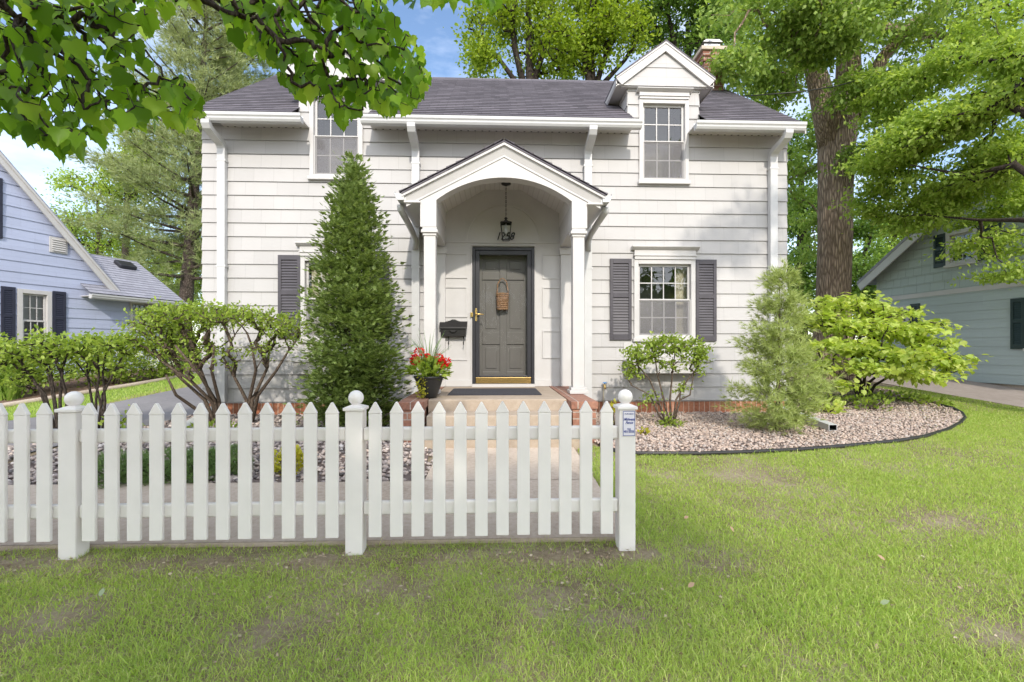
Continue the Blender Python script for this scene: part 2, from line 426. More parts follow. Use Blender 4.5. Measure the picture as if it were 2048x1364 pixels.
def tree(name, label, cat, base, trunks, blobs, leaf, lsize, rc, per, twigr=.006, rmax=.12, alpha=.35, group=None,
         bark='bark', flat=.6, tmpl=LEAF, droop=.3, out=.8, nup=1.2, power=.5, trn=12, extra=None, wob=.12, gap=0, gsc=1.0):
    root = thing(name, label, cat, base, group)
    mb = MB(); paths = []
    for path, rad, parent in trunks:
        paths.append((path, parent))
        mb.tube(path, rad, trn)
    T = []
    for c, r, n in blobs: T.append(ell(c, r, n))
    T = np.concatenate(T)
    if gap:
        g_ = np.sin(T[:, 0]*2.3*gsc+1.1*np.sin(T[:, 2]*1.7*gsc))*np.sin(T[:, 2]*2.9*gsc+np.sin(T[:, 1]*1.3*gsc))+.35*np.sin(T[:, 1]*2.1*gsc+T[:, 0])
        T = T[g_ > gap-1]
    P, par, tr = grow(paths, T, alpha)
    limbs(mb, P, par, tr, twigr, power, rmax, wob)
    mb.build('trunk', M[bark], root)
    nodes = np.array([p for p, t_ in zip(P, tr) if not t_]); pj = np.array([P[par[i]] for i in range(len(P)) if not tr[i]])
    dirn = nodes-pj; dirn /= np.maximum(np.linalg.norm(dirn, axis=1, keepdims=True), 1e-6)
    idx = np.repeat(np.arange(len(nodes)), per)
    sc = rc*(.6+rng.uniform(0, .8, len(nodes)))[idx][:, None]
    pos = nodes[idx]+rng.normal(size=(len(idx), 3))*np.array([1, 1, flat])*sc*.6
    d = dirn[idx]*out+rdir(len(idx)); d[:, 2] -= droop
    leafmass('crown', pos, d, lsize, M[leaf], root, tmpl, nup)
    return root

# ------------------------------------------------------------------ ground sheets
def loft(name, A, B, mat, off, nu=24, nv=12, kind='structure', label=None, cat=None, flat=None):
    A = [Vector((a[0], a[1], 0)) for a in A]; B = [Vector((b[0], b[1], 0)) for b in B]
    def samp(L, u):
        seg = [(L[i+1]-L[i]).length for i in range(len(L)-1)]; tot = sum(seg); d = u*tot
        for i, s_ in enumerate(seg):
            if d <= s_ or i == len(seg)-1: return L[i].lerp(L[i+1], min(1, d/max(s_, 1e-6)))
            d -= s_
    mb = MB(); g = []
    for i in range(nu+1):
        a, b = samp(A, i/nu), samp(B, i/nu); row = []
        for j in range(nv+1):
            p = a.lerp(b, j/nv); row.append(mb.V((p.x, p.y, (zg(p.y) if flat is None else flat)+off)))
        g.append(row)
    for i in range(nu):
        for j in range(nv): mb.F((g[i][j], g[i+1][j], g[i+1][j+1], g[i][j+1]))
    o = mb.build(name, mat); return tag(o, label, cat, None, kind)

mb = MB()
xs = [-400, -60, -25, -12, -6, -3, 0, 3, 6, 9, 12, 25, 60, 400]
ys = [-120, -30, -10, -4, 0, 1.5, 2.9, 3.0, 3.5, 4.0, 4.5, 5.0, 6.2, 7.4, 8.5, 9.7, 10.9, 12, 14, 16, 20, 30, 60, 150, 500]
gi = [[mb.V((x, y, zg(y))) for x in xs] for y in ys]
for i in range(len(ys)-1):
    for j in range(len(xs)-1): mb.F((gi[i][j], gi[i][j+1], gi[i+1][j+1], gi[i+1][j]))
tag(mb.build('ground', M['soil']), 'brown lawn soil showing between the grass', 'ground', kind='structure')
# turf base for the far lawn areas
loft('lawn_base', [(-12.6, 7.0), (-8.2, 14)], [(-6.9, 6.2), (-6.4, 14)], M['turf'], .004)
loft('back_lawn', [(-30, 14), (30, 14)], [(-30, 40), (30, 40)], M['turf'], .006, 12, 24)

# pavement, path and driveways
walk_r = [(0.86, 2.985), (.86, 4.0), (.83, 5.0)]
loft('sidewalk', [(-9, 3.0), (0.86, 2.985)], [(-9, 4.02), (0.86, 4.0)], M['concrete'], .03, 40, 10)
mb = MB(); mb.box(-9, .86, 2.985, 3.02, -.06, .036); tag(mb.build('sidewalk_edge', M['concrete']), kind='structure')
loft('walkway', [(-.60, 4.02), (-.56, 5.0)], [(.86, 4.02), (.83, 5.0)], M['concrete'], .026, 12, 12)
loft('driveway', [(-8.4, -6), (-7.9, 4), (-6.7, 7.6), (-6.2, 10), (-6.2, 16)], [(-5.2, -6), (-4.75, 4), (-4.62, 7.6), (-4.62, 10), (-4.62, 16)], M['asphalt'], .014, 60, 10)
loft('side_driveway', [(10.6, -4), (9.3, 6), (8.75, 8.6), (8.3, 11), (8.0, 17)], [(14, -4), (11.4, 6), (10.95, 8.6), (10.95, 11), (10.95, 17)], M['gravelroad'], .014, 60, 10)
loft('mulch_bed', [(-14, 4.5), (-9.8, 10), (-8.6, 14)], [(-8.9, 5.5), (-7.4, 10), (-7.0, 14)], M['mulch'], .012, 30, 8)
# concrete curb edging of the mulch bed
cv = [(-8.9, 5.5), (-8.1, 7.9), (-7.4, 10), (-7.1, 12.5)]
mb = MB(); mb.tube([(x, y, zg(y)+.03) for x, y in cv], .05, 8)
tag(mb.build('garden_edging', M['concrete']), 'pale concrete edging between mulch bed and grass strip', 'garden edging')

# gravel beds: front outline of the right bed follows the black edging
bed_px = [(1200, 893), (1230, 905), (1275, 911), (1400, 911), (1500, 908), (1600, 903), (1700, 895), (1790, 886), (1850, 876), (1895, 862), (1922, 848), (1930, 838), (1924, 828), (1905, 818), (1880, 812)]
bedr = [G(*p) for p in bed_px]
bedr_back = [(.9, 7.35), (4.75, 7.35), (6.0, 9.2), (8.1, 9.6)]
loft('gravel_bed', bedr, bedr_back, M['bedbase'], .012, 40, 16)
bedr_poly = bedr+[(8.0, 9.4), (6.0, 9.0), (4.72, 7.38), (.85, 7.38)]
bedl_poly = [(-4.55, 4.03), (-.60, 4.03), (-.57, 5.1), (-.95, 5.2), (-1.0, 7.38), (-4.5, 7.38), (-4.6, 7.3)]
loft('gravel_bed', [(-4.6, 4.03), (-.6, 4.03)], [(-4.6, 7.39), (-.9, 7.39)], M['bedbase'], .012, 20, 16)
mb = MB(); mb.cs = True
mb.tube([(x, y, zg(y)+.022) for x, y in bedr], .022, 8)
tag(mb.build('landscape_edging', M['iron']), 'thin black plastic edging curving round the gravel bed', 'edging')

def inside(px, py, poly):
    x = np.asarray(px); y = np.asarray(py); r = np.zeros(len(x), bool); n = len(poly)
    for i in range(n):
        x0, y0 = poly[i]; x1, y1 = poly[(i+1) % n]
        if y0 == y1: continue
        c = ((y0 > y) != (y1 > y)) & (x < (x1-x0)*(y-y0)/(y1-y0)+x0)
        r ^= c
    return r
def ico(sub):
    bm = bmesh.new(); bmesh.ops.create_icosphere(bm, subdivisions=sub, radius=1)
    v = np.array([tuple(q.co) for q in bm.verts]); f = [tuple(q.index for q in fc.verts) for fc in bm.faces]; bm.free(); return v, f
def stones(name, poly, n, s0, s1, mat, label, near=None, thin=None):
    xs = [p[0] for p in poly]; ys = [p[1] for p in poly]
    x = rng.uniform(min(xs), max(xs), n*3); y = rng.uniform(min(ys), max(ys), n*3)
    k = inside(x, y, poly)
    if thin is not None: k &= rng.uniform(0, 1, len(x)) < thin(x, y)
    x = x[k][:n]; y = y[k][:n]; m = len(x)
    pos = np.stack([x, y, zga(y)+.012+rng.uniform(0, .02, m)], 1)
    V = []; Fl = []; C = []; off = 0
    tv, tf = ico(1) if n > 1000 else ico(2)
    for q in range(6):
        r2 = np.random.default_rng(50+q); g = np.arange(q, m, 6)
        w = tv*np.array([1, r2.uniform(.6, .9), r2.uniform(.35, .6)])
        w = w*(1+.22*np.sin(tv@r2.normal(size=(3, 1))*2.6+q)+.12*np.sin(tv@r2.normal(size=(3, 1))*5))
        d = rdir(len(g)); d[:, 2] *= .3; nr = rdir(len(g))*.5; nr[:, 2] += 1
        v, f, c = stamp(w, tf, pos[g], d, nr, rng.uniform(s0, s1, len(g)))
        V.append(v); Fl.append(f+off); C.append(c); off += len(v)
    o = bigmesh(name, np.concatenate(V), np.concatenate(Fl), np.concatenate(C), mat, smooth=True)
    return tag(o, label, 'gravel', kind='stuff')
stones('gravel', bedr_poly, 22000, .009, .021, M['stone'], 'pinkish tan river gravel in the bed beside the lawn', thin=lambda x, y: np.clip(1.15-.22*np.maximum(0, y-5.6)-.09*np.maximum(0, x-5), .12, 1))
stones('gravel', bedl_poly, 7500, .014, .031, M['stonegrey'], 'grey brown river gravel behind the picket fence')
stones('gravel', [(-5.6, 3.9), (-4.7, 4.05), (-4.62, 4.6), (-4.85, 5.3), (-6.2, 4.6)], 700, .02, .045, M['stonegrey'], 'grey stones beside the asphalt at the far left')

# ------------------------------------------------------------------ wall and window kit (local frame: x along, y inward, z up)
def frame(ox, oy, oz, ang):
    return Matrix.Translation((ox, oy, oz)) @ Matrix.Rotation(ang, 4, 'Z')
def courses(mb, z0, z1, e, lim, lip=.016, thin=.004, openings=(), jag=.0015, y0=0.0):
    """lapped boards on the local plane y = 0; lim(z) gives the x interval"""
    n = int(math.ceil((z1-z0)/e-1e-6)); r = random.Random(5)
    for i in range(n):
        a = z0+i*e; b = min(z1, a+e)
        cuts = sorted({a, b} | {z for o in openings for z in (o[2], o[3]) if a+1e-4 < z < b-1e-4})
        for p, q in zip(cuts, cuts[1:]):
            xa0, xa1 = lim(p); xb0, xb1 = lim(q-1e-6)
            if xa1-xa0 < .01: continue
            iv = [(xa0, xa1, xb0, xb1)]
            for o in openings:
                if o[2] < (p+q)/2 < o[3]:
                    nv = []
                    for s0, s1, t0, t1 in iv:
                        if o[0] > s0: nv.append((s0, min(s1, o[0]), t0, min(t1, o[0])))
                        if o[1] < s1: nv.append((max(s0, o[1]), s1, max(t0, o[1]), t1))
                    iv = [k for k in nv if k[1]-k[0] > .005]
            yp = y0-(lip+(thin-lip)*(p-a)/e); yq = y0-(lip+(thin-lip)*(q-a)/e)
            for s0, s1, t0, t1 in iv:
                m = max(1, int((s1-s0)/.35)); dz = [0]*(m+1) if p > a+1e-6 else [r.uniform(-jag, jag) for _ in range(m+1)]
                B = [mb.V((s0+(s1-s0)*k/m, yp, p+dz[k])) for k in range(m+1)]
                T_ = [mb.V((t0+(t1-t0)*k/m, yq, q)) for k in range(m+1)]
                U = [mb.V((s0+(s1-s0)*k/m, y0-.001, p+dz[k])) for k in range(m+1)]
                for k in range(m):
                    mb.F((B[k], B[k+1], T_[k+1], T_[k])); mb.F((U[k], U[k+1], B[k+1], B[k]))
                mb.F((U[0], B[0], T_[0])); mb.F((U[m], T_[m], B[m]))

def window(house, T, x0, x1, z0, z1, cols, rows, cas=.075, crown=False, sill=True, screen=True, label=None, head=.12, apron=True, curtain=None, muntin=.016, blind=False, room=.7, ext=.1):
    """x0..x1, z0..z1 = outer casing"""
    mb = MB(T); pf = -.042
    mb.box(x0, x0+cas, pf, .05, z0, z1); mb.box(x1-cas, x1, pf, .05, z0, z1)
    mb.box(x0+cas, x1-cas, pf, .05, z1-cas, z1); mb.box(x0+cas, x1-cas, pf, .05, z0, z0+cas*.6)
    w = mb.build('window', M['trim'], house, .004)
    if label: w['label'] = label
    if sill:
        m2 = MB(T); m2.box(x0-.02, x1+.02, -.075, -.0425, z0-.045, z0+.012); m2.box(x0-.02, x1+.02, -.0425, .0, z0-.045, z0-.002); m2.build('sill', M['trim'], w, .004)
    a, b, c, d = x0+cas, x1-cas, z0+cas*.6, z1-cas
    mid = (c+d)/2
    m3 = MB(T); s = .038
    for lo, hi, y in ((c, mid+.02, -.004), (mid-.02, d, .018)):      # two sashes
        m3.box(a+.003, a+s, y, y+.03, lo, hi); m3.box(b-s, b-.003, y, y+.03, lo, hi)
        m3.box(a+s, b-s, y, y+.03, lo, lo+s); m3.box(a+s, b-s, y, y+.03, hi-s, hi)
    m3.build('sash', M['trim'], w, .003)
    m4 = MB(T)
    for lo, hi, y in ((c+s, mid+.02-s, .004), (mid-.02+s, d-s, .026)):
        for k in range(1, cols): x = a+s+(b-a-2*s)*k/cols; m4.box(x-muntin/2, x+muntin/2, y, y+.008, lo, hi)
        for k in range(1, rows): z = lo+(hi-lo)*k/rows; m4.box(a+s, b-s, y+.001, y+.007, z-muntin/2, z+muntin/2)
    m4.build('muntin', M['trim'], w)
    m5 = MB(T)
    for lo, hi, y in ((c+s, mid+.02-s, .014), (mid-.02+s, d-s, .036)): m5.poly([(a+s, y, lo), (b-s, y, lo), (b-s, y, hi), (a+s, y, hi)])
    m5.build('pane', M['glass'], w)
    if screen:
        m6 = MB(T); m6.poly([(a+.004, -.012, c), (b-.004, -.012, c), (b-.004, -.012, mid+.01), (a+.004, -.012, mid+.01)]); m6.build('screen', M['screen'], w)
        m6 = MB(T); m6.box(a, a+.016, -.02, -.005, c, mid+.01); m6.box(b-.016, b, -.02, -.005, c, mid+.01); m6.box(a+.016, b-.016, -.02, -.005, c, c+.016); m6.box(a+.016, b-.016, -.02, -.005, mid-.004, mid+.012); m6.build('screen_frame', M['trim'], w)
    if curtain:
        for u0, u1 in curtain:
            m7 = MB(T); n = 14; q0 = []; q1 = []
            for k in range(n+1):
                x = u0+(u1-u0)*k/n; y = .16+.025*math.sin(k*2.2)
                q0.append(m7.V((x, y, c-.05))); q1.append(m7.V((x, y, d+.1)))
            m7.cs = True
            for k in range(n): m7.F((q0[k], q0[k+1], q1[k+1], q1[k]))
            m7.build('curtain', M['curtain'], w)
    if blind:
        m8 = MB(T); m8.poly([(a, .1, mid), (b, .1, mid), (b, .1, d), (a, .1, d)]); m8.build('blind', M['blind'], w)
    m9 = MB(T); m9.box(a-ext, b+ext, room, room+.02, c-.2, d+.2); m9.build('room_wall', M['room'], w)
    if crown:
        k = MB(T)
        k.box(x0+.005, x1-.005, -.06, .0, z1+.001, z1+head*.45)
        k.box(x0-.01, x1+.01, -.075, .0, z1+head*.45+.001, z1+head*.62)
        k.box(x0+.0, x1-.0, -.062, .0, z1+head*.62+.001, z1+head*1.25)
        k.prism([(-.065, z1+head*1.25+.001), (-.09, z1+head*1.4), (-.12, z1+head*1.62), (-.12, z1+head*1.78), (0, z1+head*1.78), (0, z1+head*1.25+.001)], x0-.045, x1+.045, 'x')
        k.build('crown', M['trim'], w, .003)
    return w
def shutter(house, T, x0, x1, z0, z1, mat, mid=.55, label=None):
    mb = MB(T); s = .05; zm = z0+(z1-z0)*mid; y0, y1 = -.045, -.016
    mb.box(x0, x0+s, y0, y1, z0, z1); mb.box(x1-s, x1, y0, y1, z0, z1)
    for lo, hi in ((z0, z0+.09), (zm-.035, zm+.035), (z1-.075, z1)): mb.box(x0+s, x1-s, y0, y1, lo, hi)
    o = mb.build('shutter', mat, house, .003)
    if label: o['label'] = label
    m2 = MB(T)
    for lo, hi in ((z0+.09, zm-.035), (zm+.035, z1-.075)):
        n = max(3, int((hi-lo)/.042)); h = (hi-lo)/n
        for k in range(n):
            z = lo+h*k
            m2.prism([(-.041, z+.001), (-.036, z), (-.020, z+h-.004), (-.025, z+h-.002)], x0+s, x1-s, 'x')
        m2.box(x0+s, x1-s, -.0185, -.0165, lo, hi)
    m2.build('louvre', mat, o)
    return o
def gutter(house, T, x0, x1, z, y=-.40, mat=None, name='gutter', label=None):
    pr = [(y, z+.0), (y-.085, z+.0), (y-.105, z+.03), (y-.108, z+.055), (y-.125, z+.075), (y-.128, z+.115), (y-.120, z+.115), (y-.118, z+.085), (y-.01, z+.085), (y, z+.12)]
    mb = MB(T); mb.prism(pr, x0, x1, 'x'); o = mb.build(name, mat or M['metalwhite'], house, .003)
    if label: o['label'] = label
    return o
def downspout(house, T, x, ztop, zbot, y_g=-.46, label=None, straight=False, kick=None):
    mb = MB(T); w, d = .058, .04
    def ring(p, tx, ty):      # rectangular section perpendicular to the path in the y-z plane
        return p
    path = [(y_g, ztop), (y_g, ztop-.04), (y_g+.03, ztop-.085), (y_g+.10, ztop-.115), (-.15, ztop-.165), (-.09, ztop-.20), (-.062, ztop-.26), (-.062, zbot)]
    if straight: path = [(-.062, ztop), (-.062, zbot)]
    if kick: path += [(-.09, zbot-.06), (-.062-kick, zbot-.13)]
    n = len(path); rows = []
    for i, (py, pz) in enumerate(path):
        a = path[max(0, i-1)]; b = path[min(n-1, i+1)]
        t = Vector((b[0]-a[0], b[1]-a[1])).normalized(); nn = Vector((-t.y, t.x))
        rows.append([(x-w, py+nn.x*d, pz+nn.y*d), (x-w*.33, py+nn.x*d, pz+nn.y*d), (x-w*.28, py+nn.x*d*.8, pz+nn.y*d*.8), (x+w*.28, py+nn.x*d*.8, pz+nn.y*d*.8), (x+w*.33, py+nn.x*d, pz+nn.y*d), (x+w, py+nn.x*d, pz+nn.y*d), (x+w, py-nn.x*d, pz-nn.y*d), (x-w, py-nn.x*d, pz-nn.y*d)])
    R_ = [[mb.V(p) for p in r] for r in rows]
    for a, b in zip(R_, R_[1:]):
        m = len(a)
        for k in range(m): mb.F((a[k], a[(k+1) % m], b[(k+1) % m], b[k]))
    mb.F(R_[0]); mb.F(R_[-1][::-1])
    o = mb.build('downspout', M['metalwhite'], house)
    for zz in ([ztop-.45, (ztop+zbot)/2] if not straight else []):
        b_ = MB(T); b_.box(x-w-.012, x+w+.012, -.106, -.02, zz, zz+.03); b_.build('strap', M['metalwhite'], o)
    if label: o['label'] = label
    return o

# ------------------------------------------------------------------ the white house
YF = 7.4
XL, XR = -4.49, 4.695
ZB, ZS = .41, 4.665
house = thing('white_house', 'white shingled two storey house with arched porch and two dormers', 'house', (0, YF, .2))
T0 = frame(0, YF, 0, 0)
WIN_L = (-3.0, -2.0, 1.37, 2.66); WIN_R = (2.205, 3.19, 1.39, 2.645)
DW_R = (2.286, 3.085, 3.885, 5.185); DW_L = (-2.86, -2.045, 3.885, 5.185)
DC_R, DC_L = 2.682, -2.452
op = [(w_[0]+.04, w_[1]-.04, w_[2]+.02, w_[3]-.03) for w_ in (WIN_L, WIN_R, DW_L, DW_R)]+[(-.90, 1.17, .40, 3.30)]
mb = MB(T0)
courses(mb, ZB, ZS+.03, EXP, lambda z: (XL, XR), openings=op, lip=.02)
mb.build('front_siding', M['siding'], house)
Y2 = 5.2                                                   # depth of the house
pitch = (6.635-4.66)/2.6
def roofz(y): return 4.66+.02+pitch*(y-(-.4))              # front slope, local y
for xx, ang, oy, nm in ((XL, R(-90), Y2, 'side_siding'), (XR, R(90), 0, 'side_siding')):
    Ts = Matrix.Translation((xx, YF+oy, 0)) @ Matrix.Rotation(ang, 4, 'Z')
    mb = MB(Ts)
    courses(mb, ZB, 6.7, EXP, lambda z: (0, Y2) if z < 4.66 else ((z-4.66)/pitch-.0, Y2-(z-4.66)/pitch), lip=.02)
    mb.build(nm, M['siding'], house)
mb = MB(T0); mb.box(XL, XR, Y2-.02, Y2, ZB, ZS); mb.build('rear_wall', M['trim'], house)
mb = MB(T0)                                                # inner floors keep the rooms dark
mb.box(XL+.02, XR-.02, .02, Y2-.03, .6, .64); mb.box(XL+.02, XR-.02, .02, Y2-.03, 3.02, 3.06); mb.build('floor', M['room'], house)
mb = MB(T0); mb.box(XL+.03, XR-.03, .012, Y2-.02, 0.0, ZB-.004); mb.build('foundation', M['soldier'], house)
mb = MB(T0); mb.box(XL, XR, .004, .05, ZB-.02, ZB-.003); mb.build('water_table', M['trim'], house)
# roof slopes in courses
sl = math.hypot(1, pitch); run = 2.6+.40; L = run*sl
al = math.atan(pitch)
XRL, XRR = XL-.06, XR+.02
def slopeT(y0, z0, flip=False):
    if not flip: return Matrix.Translation((0, YF+y0, z0)) @ Matrix.Rotation(al-math.pi/2, 4, 'X')
    return Matrix.Translation((0, YF+y0, z0)) @ Matrix.Rotation(math.pi, 4, 'Z') @ Matrix.Rotation(al-math.pi/2, 4, 'X')
# openings for the wall dormers (x, along slope)
dor = [(c-.56, c+.56, -.1, .98) for c in (DC_L, DC_R)]
mb = MB(slopeT(-.42, 4.655)); courses(mb, 0, L, .135, lambda z: (XRL, XRR), lip=.012, thin=.003, jag=.001, openings=dor)
mb.build('roof', M['roof'], house)
mb = MB(slopeT(Y2+.42, 4.655, True)); courses(mb, 0, L, .135, lambda z: (-XRR, -XRL), lip=.012, thin=.003)
mb.build('roof', M['roof'], house)
zr = 4.655+pitch*(Y2/2+.42)
mb = MB(T0); mb.prism([(Y2/2-.16, zr-.115), (Y2/2, zr+.025), (Y2/2+.16, zr-.115), (Y2/2, zr+.0)], XRL-.005, XRR+.005, 'x'); mb.build('ridge_cap', M['roof'], house)
for x0, x1 in ((XRL-.02, XRL), (XRR, XRR+.02)):
    mb = MB(T0); mb.prism([(-.42, 4.50), (-.42, 4.65), (Y2/2, zr-.012), (Y2+.42, 4.65), (Y2+.42, 4.5), (Y2/2, zr-.16)], x0, x1, 'x'); mb.build('rake_board', M['trim'], house)
# eaves in three runs between the dormers
gx = [(at(418, 232, 7.0).x, at(606, 232, 7.0).x), (at(724, 236, 7.0).x, at(1281, 246, 7.0).x), (at(1388, 252, 7.0).x, at(1605, 258, 7.0).x)]
for k, (a, b) in enumerate(gx):
    a2 = a+.05 if k else a; b2 = b-.06 if k < 2 else b
    mb = MB(T0); mb.box(a2, b2, -.36, -.005, ZS-.02, ZS-.004)
    for i in range(int((b2-a2)/.11)):
        x = a2+.06+i*.11; mb.cm = 1; mb.box(x-.013, x+.013, -.032, -.018, ZS-.0245, ZS-.0205)
    mb.build('soffit', [M['soffit'], M['iron']], house)
    mb = MB(T0); mb.box(a2, b2, -.385, -.362, ZS-.045, ZS+.015); mb.build('fascia', M['trim'], house)
    gutter(house, T0, a, b, ZS-.14, -.387)
for x, kk in ((at(449, 400, YF).x, None), (at(833, 400, YF).x, .35), (at(1174, 400, YF).x, .35), (at(1541, 400, YF).x, None)):
    downspout(house, T0, x, ZS-.13, .42, kick=kk)
# dormers
def dormer(c, win):
    hw = .573; zt = 5.40
    mb = MB(T0)
    courses(mb, ZS+.02, zt, EXP, lambda z: (c-hw, c+hw), openings=[(win[0]+.04, win[1]-.04, 3, win[3]-.03)], lip=.02)
    d = mb.build('dormer', M['siding'], house)
    for sgn in (-1, 1):
        Ts = Matrix.Translation((c+sgn*hw, YF, 0)) @ Matrix.Rotation(R(90)*sgn, 4, 'Z')
        mb = MB(Ts)
        if sgn > 0: courses(mb, ZS, zt+.1, EXP, lambda z: (-.01, max(.0, (z-4.66)/pitch+.02)), lip=.014)
        else: courses(mb, ZS, zt+.1, EXP, lambda z: (-max(.0, (z-4.66)/pitch+.02), .01), lip=.014)
        mb.build('dormer_cheek', M['siding'], d)
    ze, za, ow = 5.50, 6.075, .785         # outer eave height, apex height, half width
    yb = 1.75; yf = -.125
    for sgn in (-1, 1):
        mb = MB(T0)
        p = [(c, za), (c+sgn*ow, ze), (c+sgn*ow, ze-.025), (c, za-.025)]
        mb.prism(p, yf-.015, yb, 'y'); mb.build('dormer_roof', M['roof'], d)
        mb = MB(T0); q = .115                # rake board with a thin upper fillet
        mb.prism([(c, za-.026), (c+sgn*(ow-.004), ze-.026), (c+sgn*(ow-.004), ze-.045), (c+sgn*(ow-.09), ze-.14), (c, za-.026-q*1.28)], yf, yf+.03, 'y')
        mb.prism([(c, za-.026), (c+sgn*(ow+.002), ze-.026), (c+sgn*(ow+.002), ze-.05), (c, za-.06)], yf-.012, yf-.001, 'y')
        mb.build('rake_board', M['trim'], d, .003)
        mb = MB(T0)                          # boxed eave with soffit running back to the roof
        mb.box(c+sgn*hw if sgn > 0 else c-ow+.004, c+ow-.004 if sgn > 0 else c-hw, yf+.032, .9, zt-.03, zt-.012)
        mb.box(c+sgn*(ow-.02) if sgn > 0 else c-ow+.004, c+ow-.004 if sgn > 0 else c-ow+.02, yf+.032, .9, zt-.05, ze-.028)
        mb.build('soffit', M['trim'], d)
    mb = MB(T0)                              # pediment of wide shingles under the rake boards
    lim = lambda z: (c-max(.001, (za-.06-z)/((za-ze)/ow)), c+max(.001, (za-.06-z)/((za-ze)/ow)))
    courses(mb, zt-.03, za-.1, .29, lambda z: (max(lim(z)[0], c-ow+.11), min(lim(z)[1], c+ow-.11)), lip=.014, y0=yf+.05)
    mb.box(c-ow+.09, c+ow-.09, yf+.055, -.001, zt-.045, zt-.031)
    mb.build('pediment', M['siding'], d)
    return d
dormer(DC_R, DW_R); dormer(DC_L, DW_L)
for w_, lb in ((DW_L, 'upper left window half hidden by maple leaves'), (DW_R, 'upper right dormer window with grilles')):
    window(house, T0, *w_, 3, 2, .062, crown=True, head=.085, label=lb)
window(house, T0, *WIN_L, 4, 2, .07, crown=True, head=.115, curtain=[(-2.9, -2.55), (-2.3, -2.08)], label='lower left window behind the conical evergreen')
window(house, T0, *WIN_R, 4, 2, .07, crown=True, head=.115, curtain=[(2.95, 3.12)], label='lower right window between two shutters')
for x0, x1, z0, z1, lb in ((at(558, 600, YF).x, at(603, 600, YF).x, 1.39, 2.675, 'shutter left of the lower left window'), (-1.99, -1.64, 1.39, 2.675, 'shutter hidden behind the conical evergreen'),
                       (at(1219, 600, YF).x, at(1262, 600, YF).x, 1.37, 2.655, 'shutter left of the lower right window'), (at(1390, 600, YF).x, at(1431, 600, YF).x, 1.35, 2.65, 'shutter right of the lower right window')):
    shutter(house, T0, x0, x1, z0, z1, M['shutter'])
for xa, xb in ((2.06, 3.36), (-3.02, -1.85)):
    mb = MB(T0); mb.box(xa, xb, -.24, -.02, .85, 1.03); mb.box(xa-.03, xb+.03, -.27, -.015, 1.031, 1.06); mb.box(xa-.02, xb+.05, -.028, -.005, 1.10, 1.33)
    mb.build('window_box', M['trim'], house, .005)
# chimney
ch = MB(T0); cx0, cx1 = at(1409, 150, 9.3).x, at(1447, 150, 9.3).x
ch.box(cx0, cx1, 1.9, 2.35, 5.8, 7.0); ch.box(cx0-.03, cx1+.03, 1.87, 2.38, 7.001, 7.09); ch.box(cx0-.055, cx1+.055, 1.845, 2.405, 7.091, 7.19)
ch = ch.build('chimney', M['brick'], house)
mb = MB(T0); mb.box(cx0-.1, cx1+.1, 1.80, 2.45, 7.191, 7.265); mb.build('chimney_cap', M['concrete'], ch, .01)
mb = MB(T0); mb.box(cx0+.03, cx1-.03, 1.98, 2.28, 7.286, 7.43); mb.prism([(cx0-.01, 7.431), (cx1+.01, 7.431), (cx1-.06, 7.48), (cx0+.06, 7.48)], 1.94, 2.32); mb.build('chimney_cowl', M['steel'], ch)

# ---- porch
FL = .645
pw = MB(T0)                                                # smooth back wall with a door opening
yb0 = -.035
pw.box(-.905, -.352, yb0, 0, FL-.01, 2.83); pw.box(.622, 1.175, yb0, 0, FL-.01, 2.83); pw.box(-.905, 1.175, yb0, 0, 2.831, 3.80)
porch_wall = pw.build('porch_wall', M['trim'], house)
mb = MB(T0)                                                # raised panels and the half round panel over the door
def molding(x0, x1, z0, z1, y=yb0, t=.02, d=.016):
    mb.box(x0, x1, y-d, y-.0005, z0, z0+t); mb.box(x0, x1, y-d, y-.0005, z1-t, z1)
    mb.box(x0, x0+t, y-d+.001, y-.0005, z0+t, z1-t); mb.box(x1-t, x1, y-d+.001, y-.0005, z0+t, z1-t)
for a, b in ((-.80, -.43), (.75, 1.08)):
    for z0, z1 in ((1.08, 1.52) if a > 0 else (1.05, 1.40), (1.72, 2.20), (2.33, 2.72)): molding(a, b, z0, z1)
mb.box(-.90, 1.17, yb0-.02, yb0-.001, 2.885, 2.915); mb.box(-.90, -.353, yb0-.03, yb0-.001, FL, FL+.09); mb.box(.623, 1.17, yb0-.03, yb0-.001, FL, FL+.09)
n = 28; cxp, czp, r0, r1 = .135, 2.916, .565, .60
for k in range(n):
    a0, a1 = math.pi*k/n, math.pi*(k+1)/n
    mb.prism([(cxp+r0*math.cos(a0), czp+r0*.98*math.sin(a0)), (cxp+r1*math.cos(a0), czp+r1*.98*math.sin(a0)), (cxp+r1*math.cos(a1), czp+r1*.98*math.sin(a1)), (cxp+r0*math.cos(a1), czp+r0*.98*math.sin(a1))], yb0-.022, yb0-.0005)
mb.box(-.37, -.3525, yb0-.02, yb0-.001, FL+.09, 2.84); mb.box(.6225, .64, yb0-.02, yb0-.001, FL+.09, 2.84); mb.box(-.37, .64, yb0-.02, yb0-.001, 2.8405, 2.86)
mb.build('molding', M['trim'], porch_wall)
for xa, xb in ((-.95, -.765), (1.03, 1.19)):
    mb = MB(T0); mb.box(xa, xb, -.10, -.004, FL, 2.80); mb.box(xa-.02, xb+.02, -.12, -.004, 2.70, 2.80); mb.build('pilaster', M['trim'], house, .004)
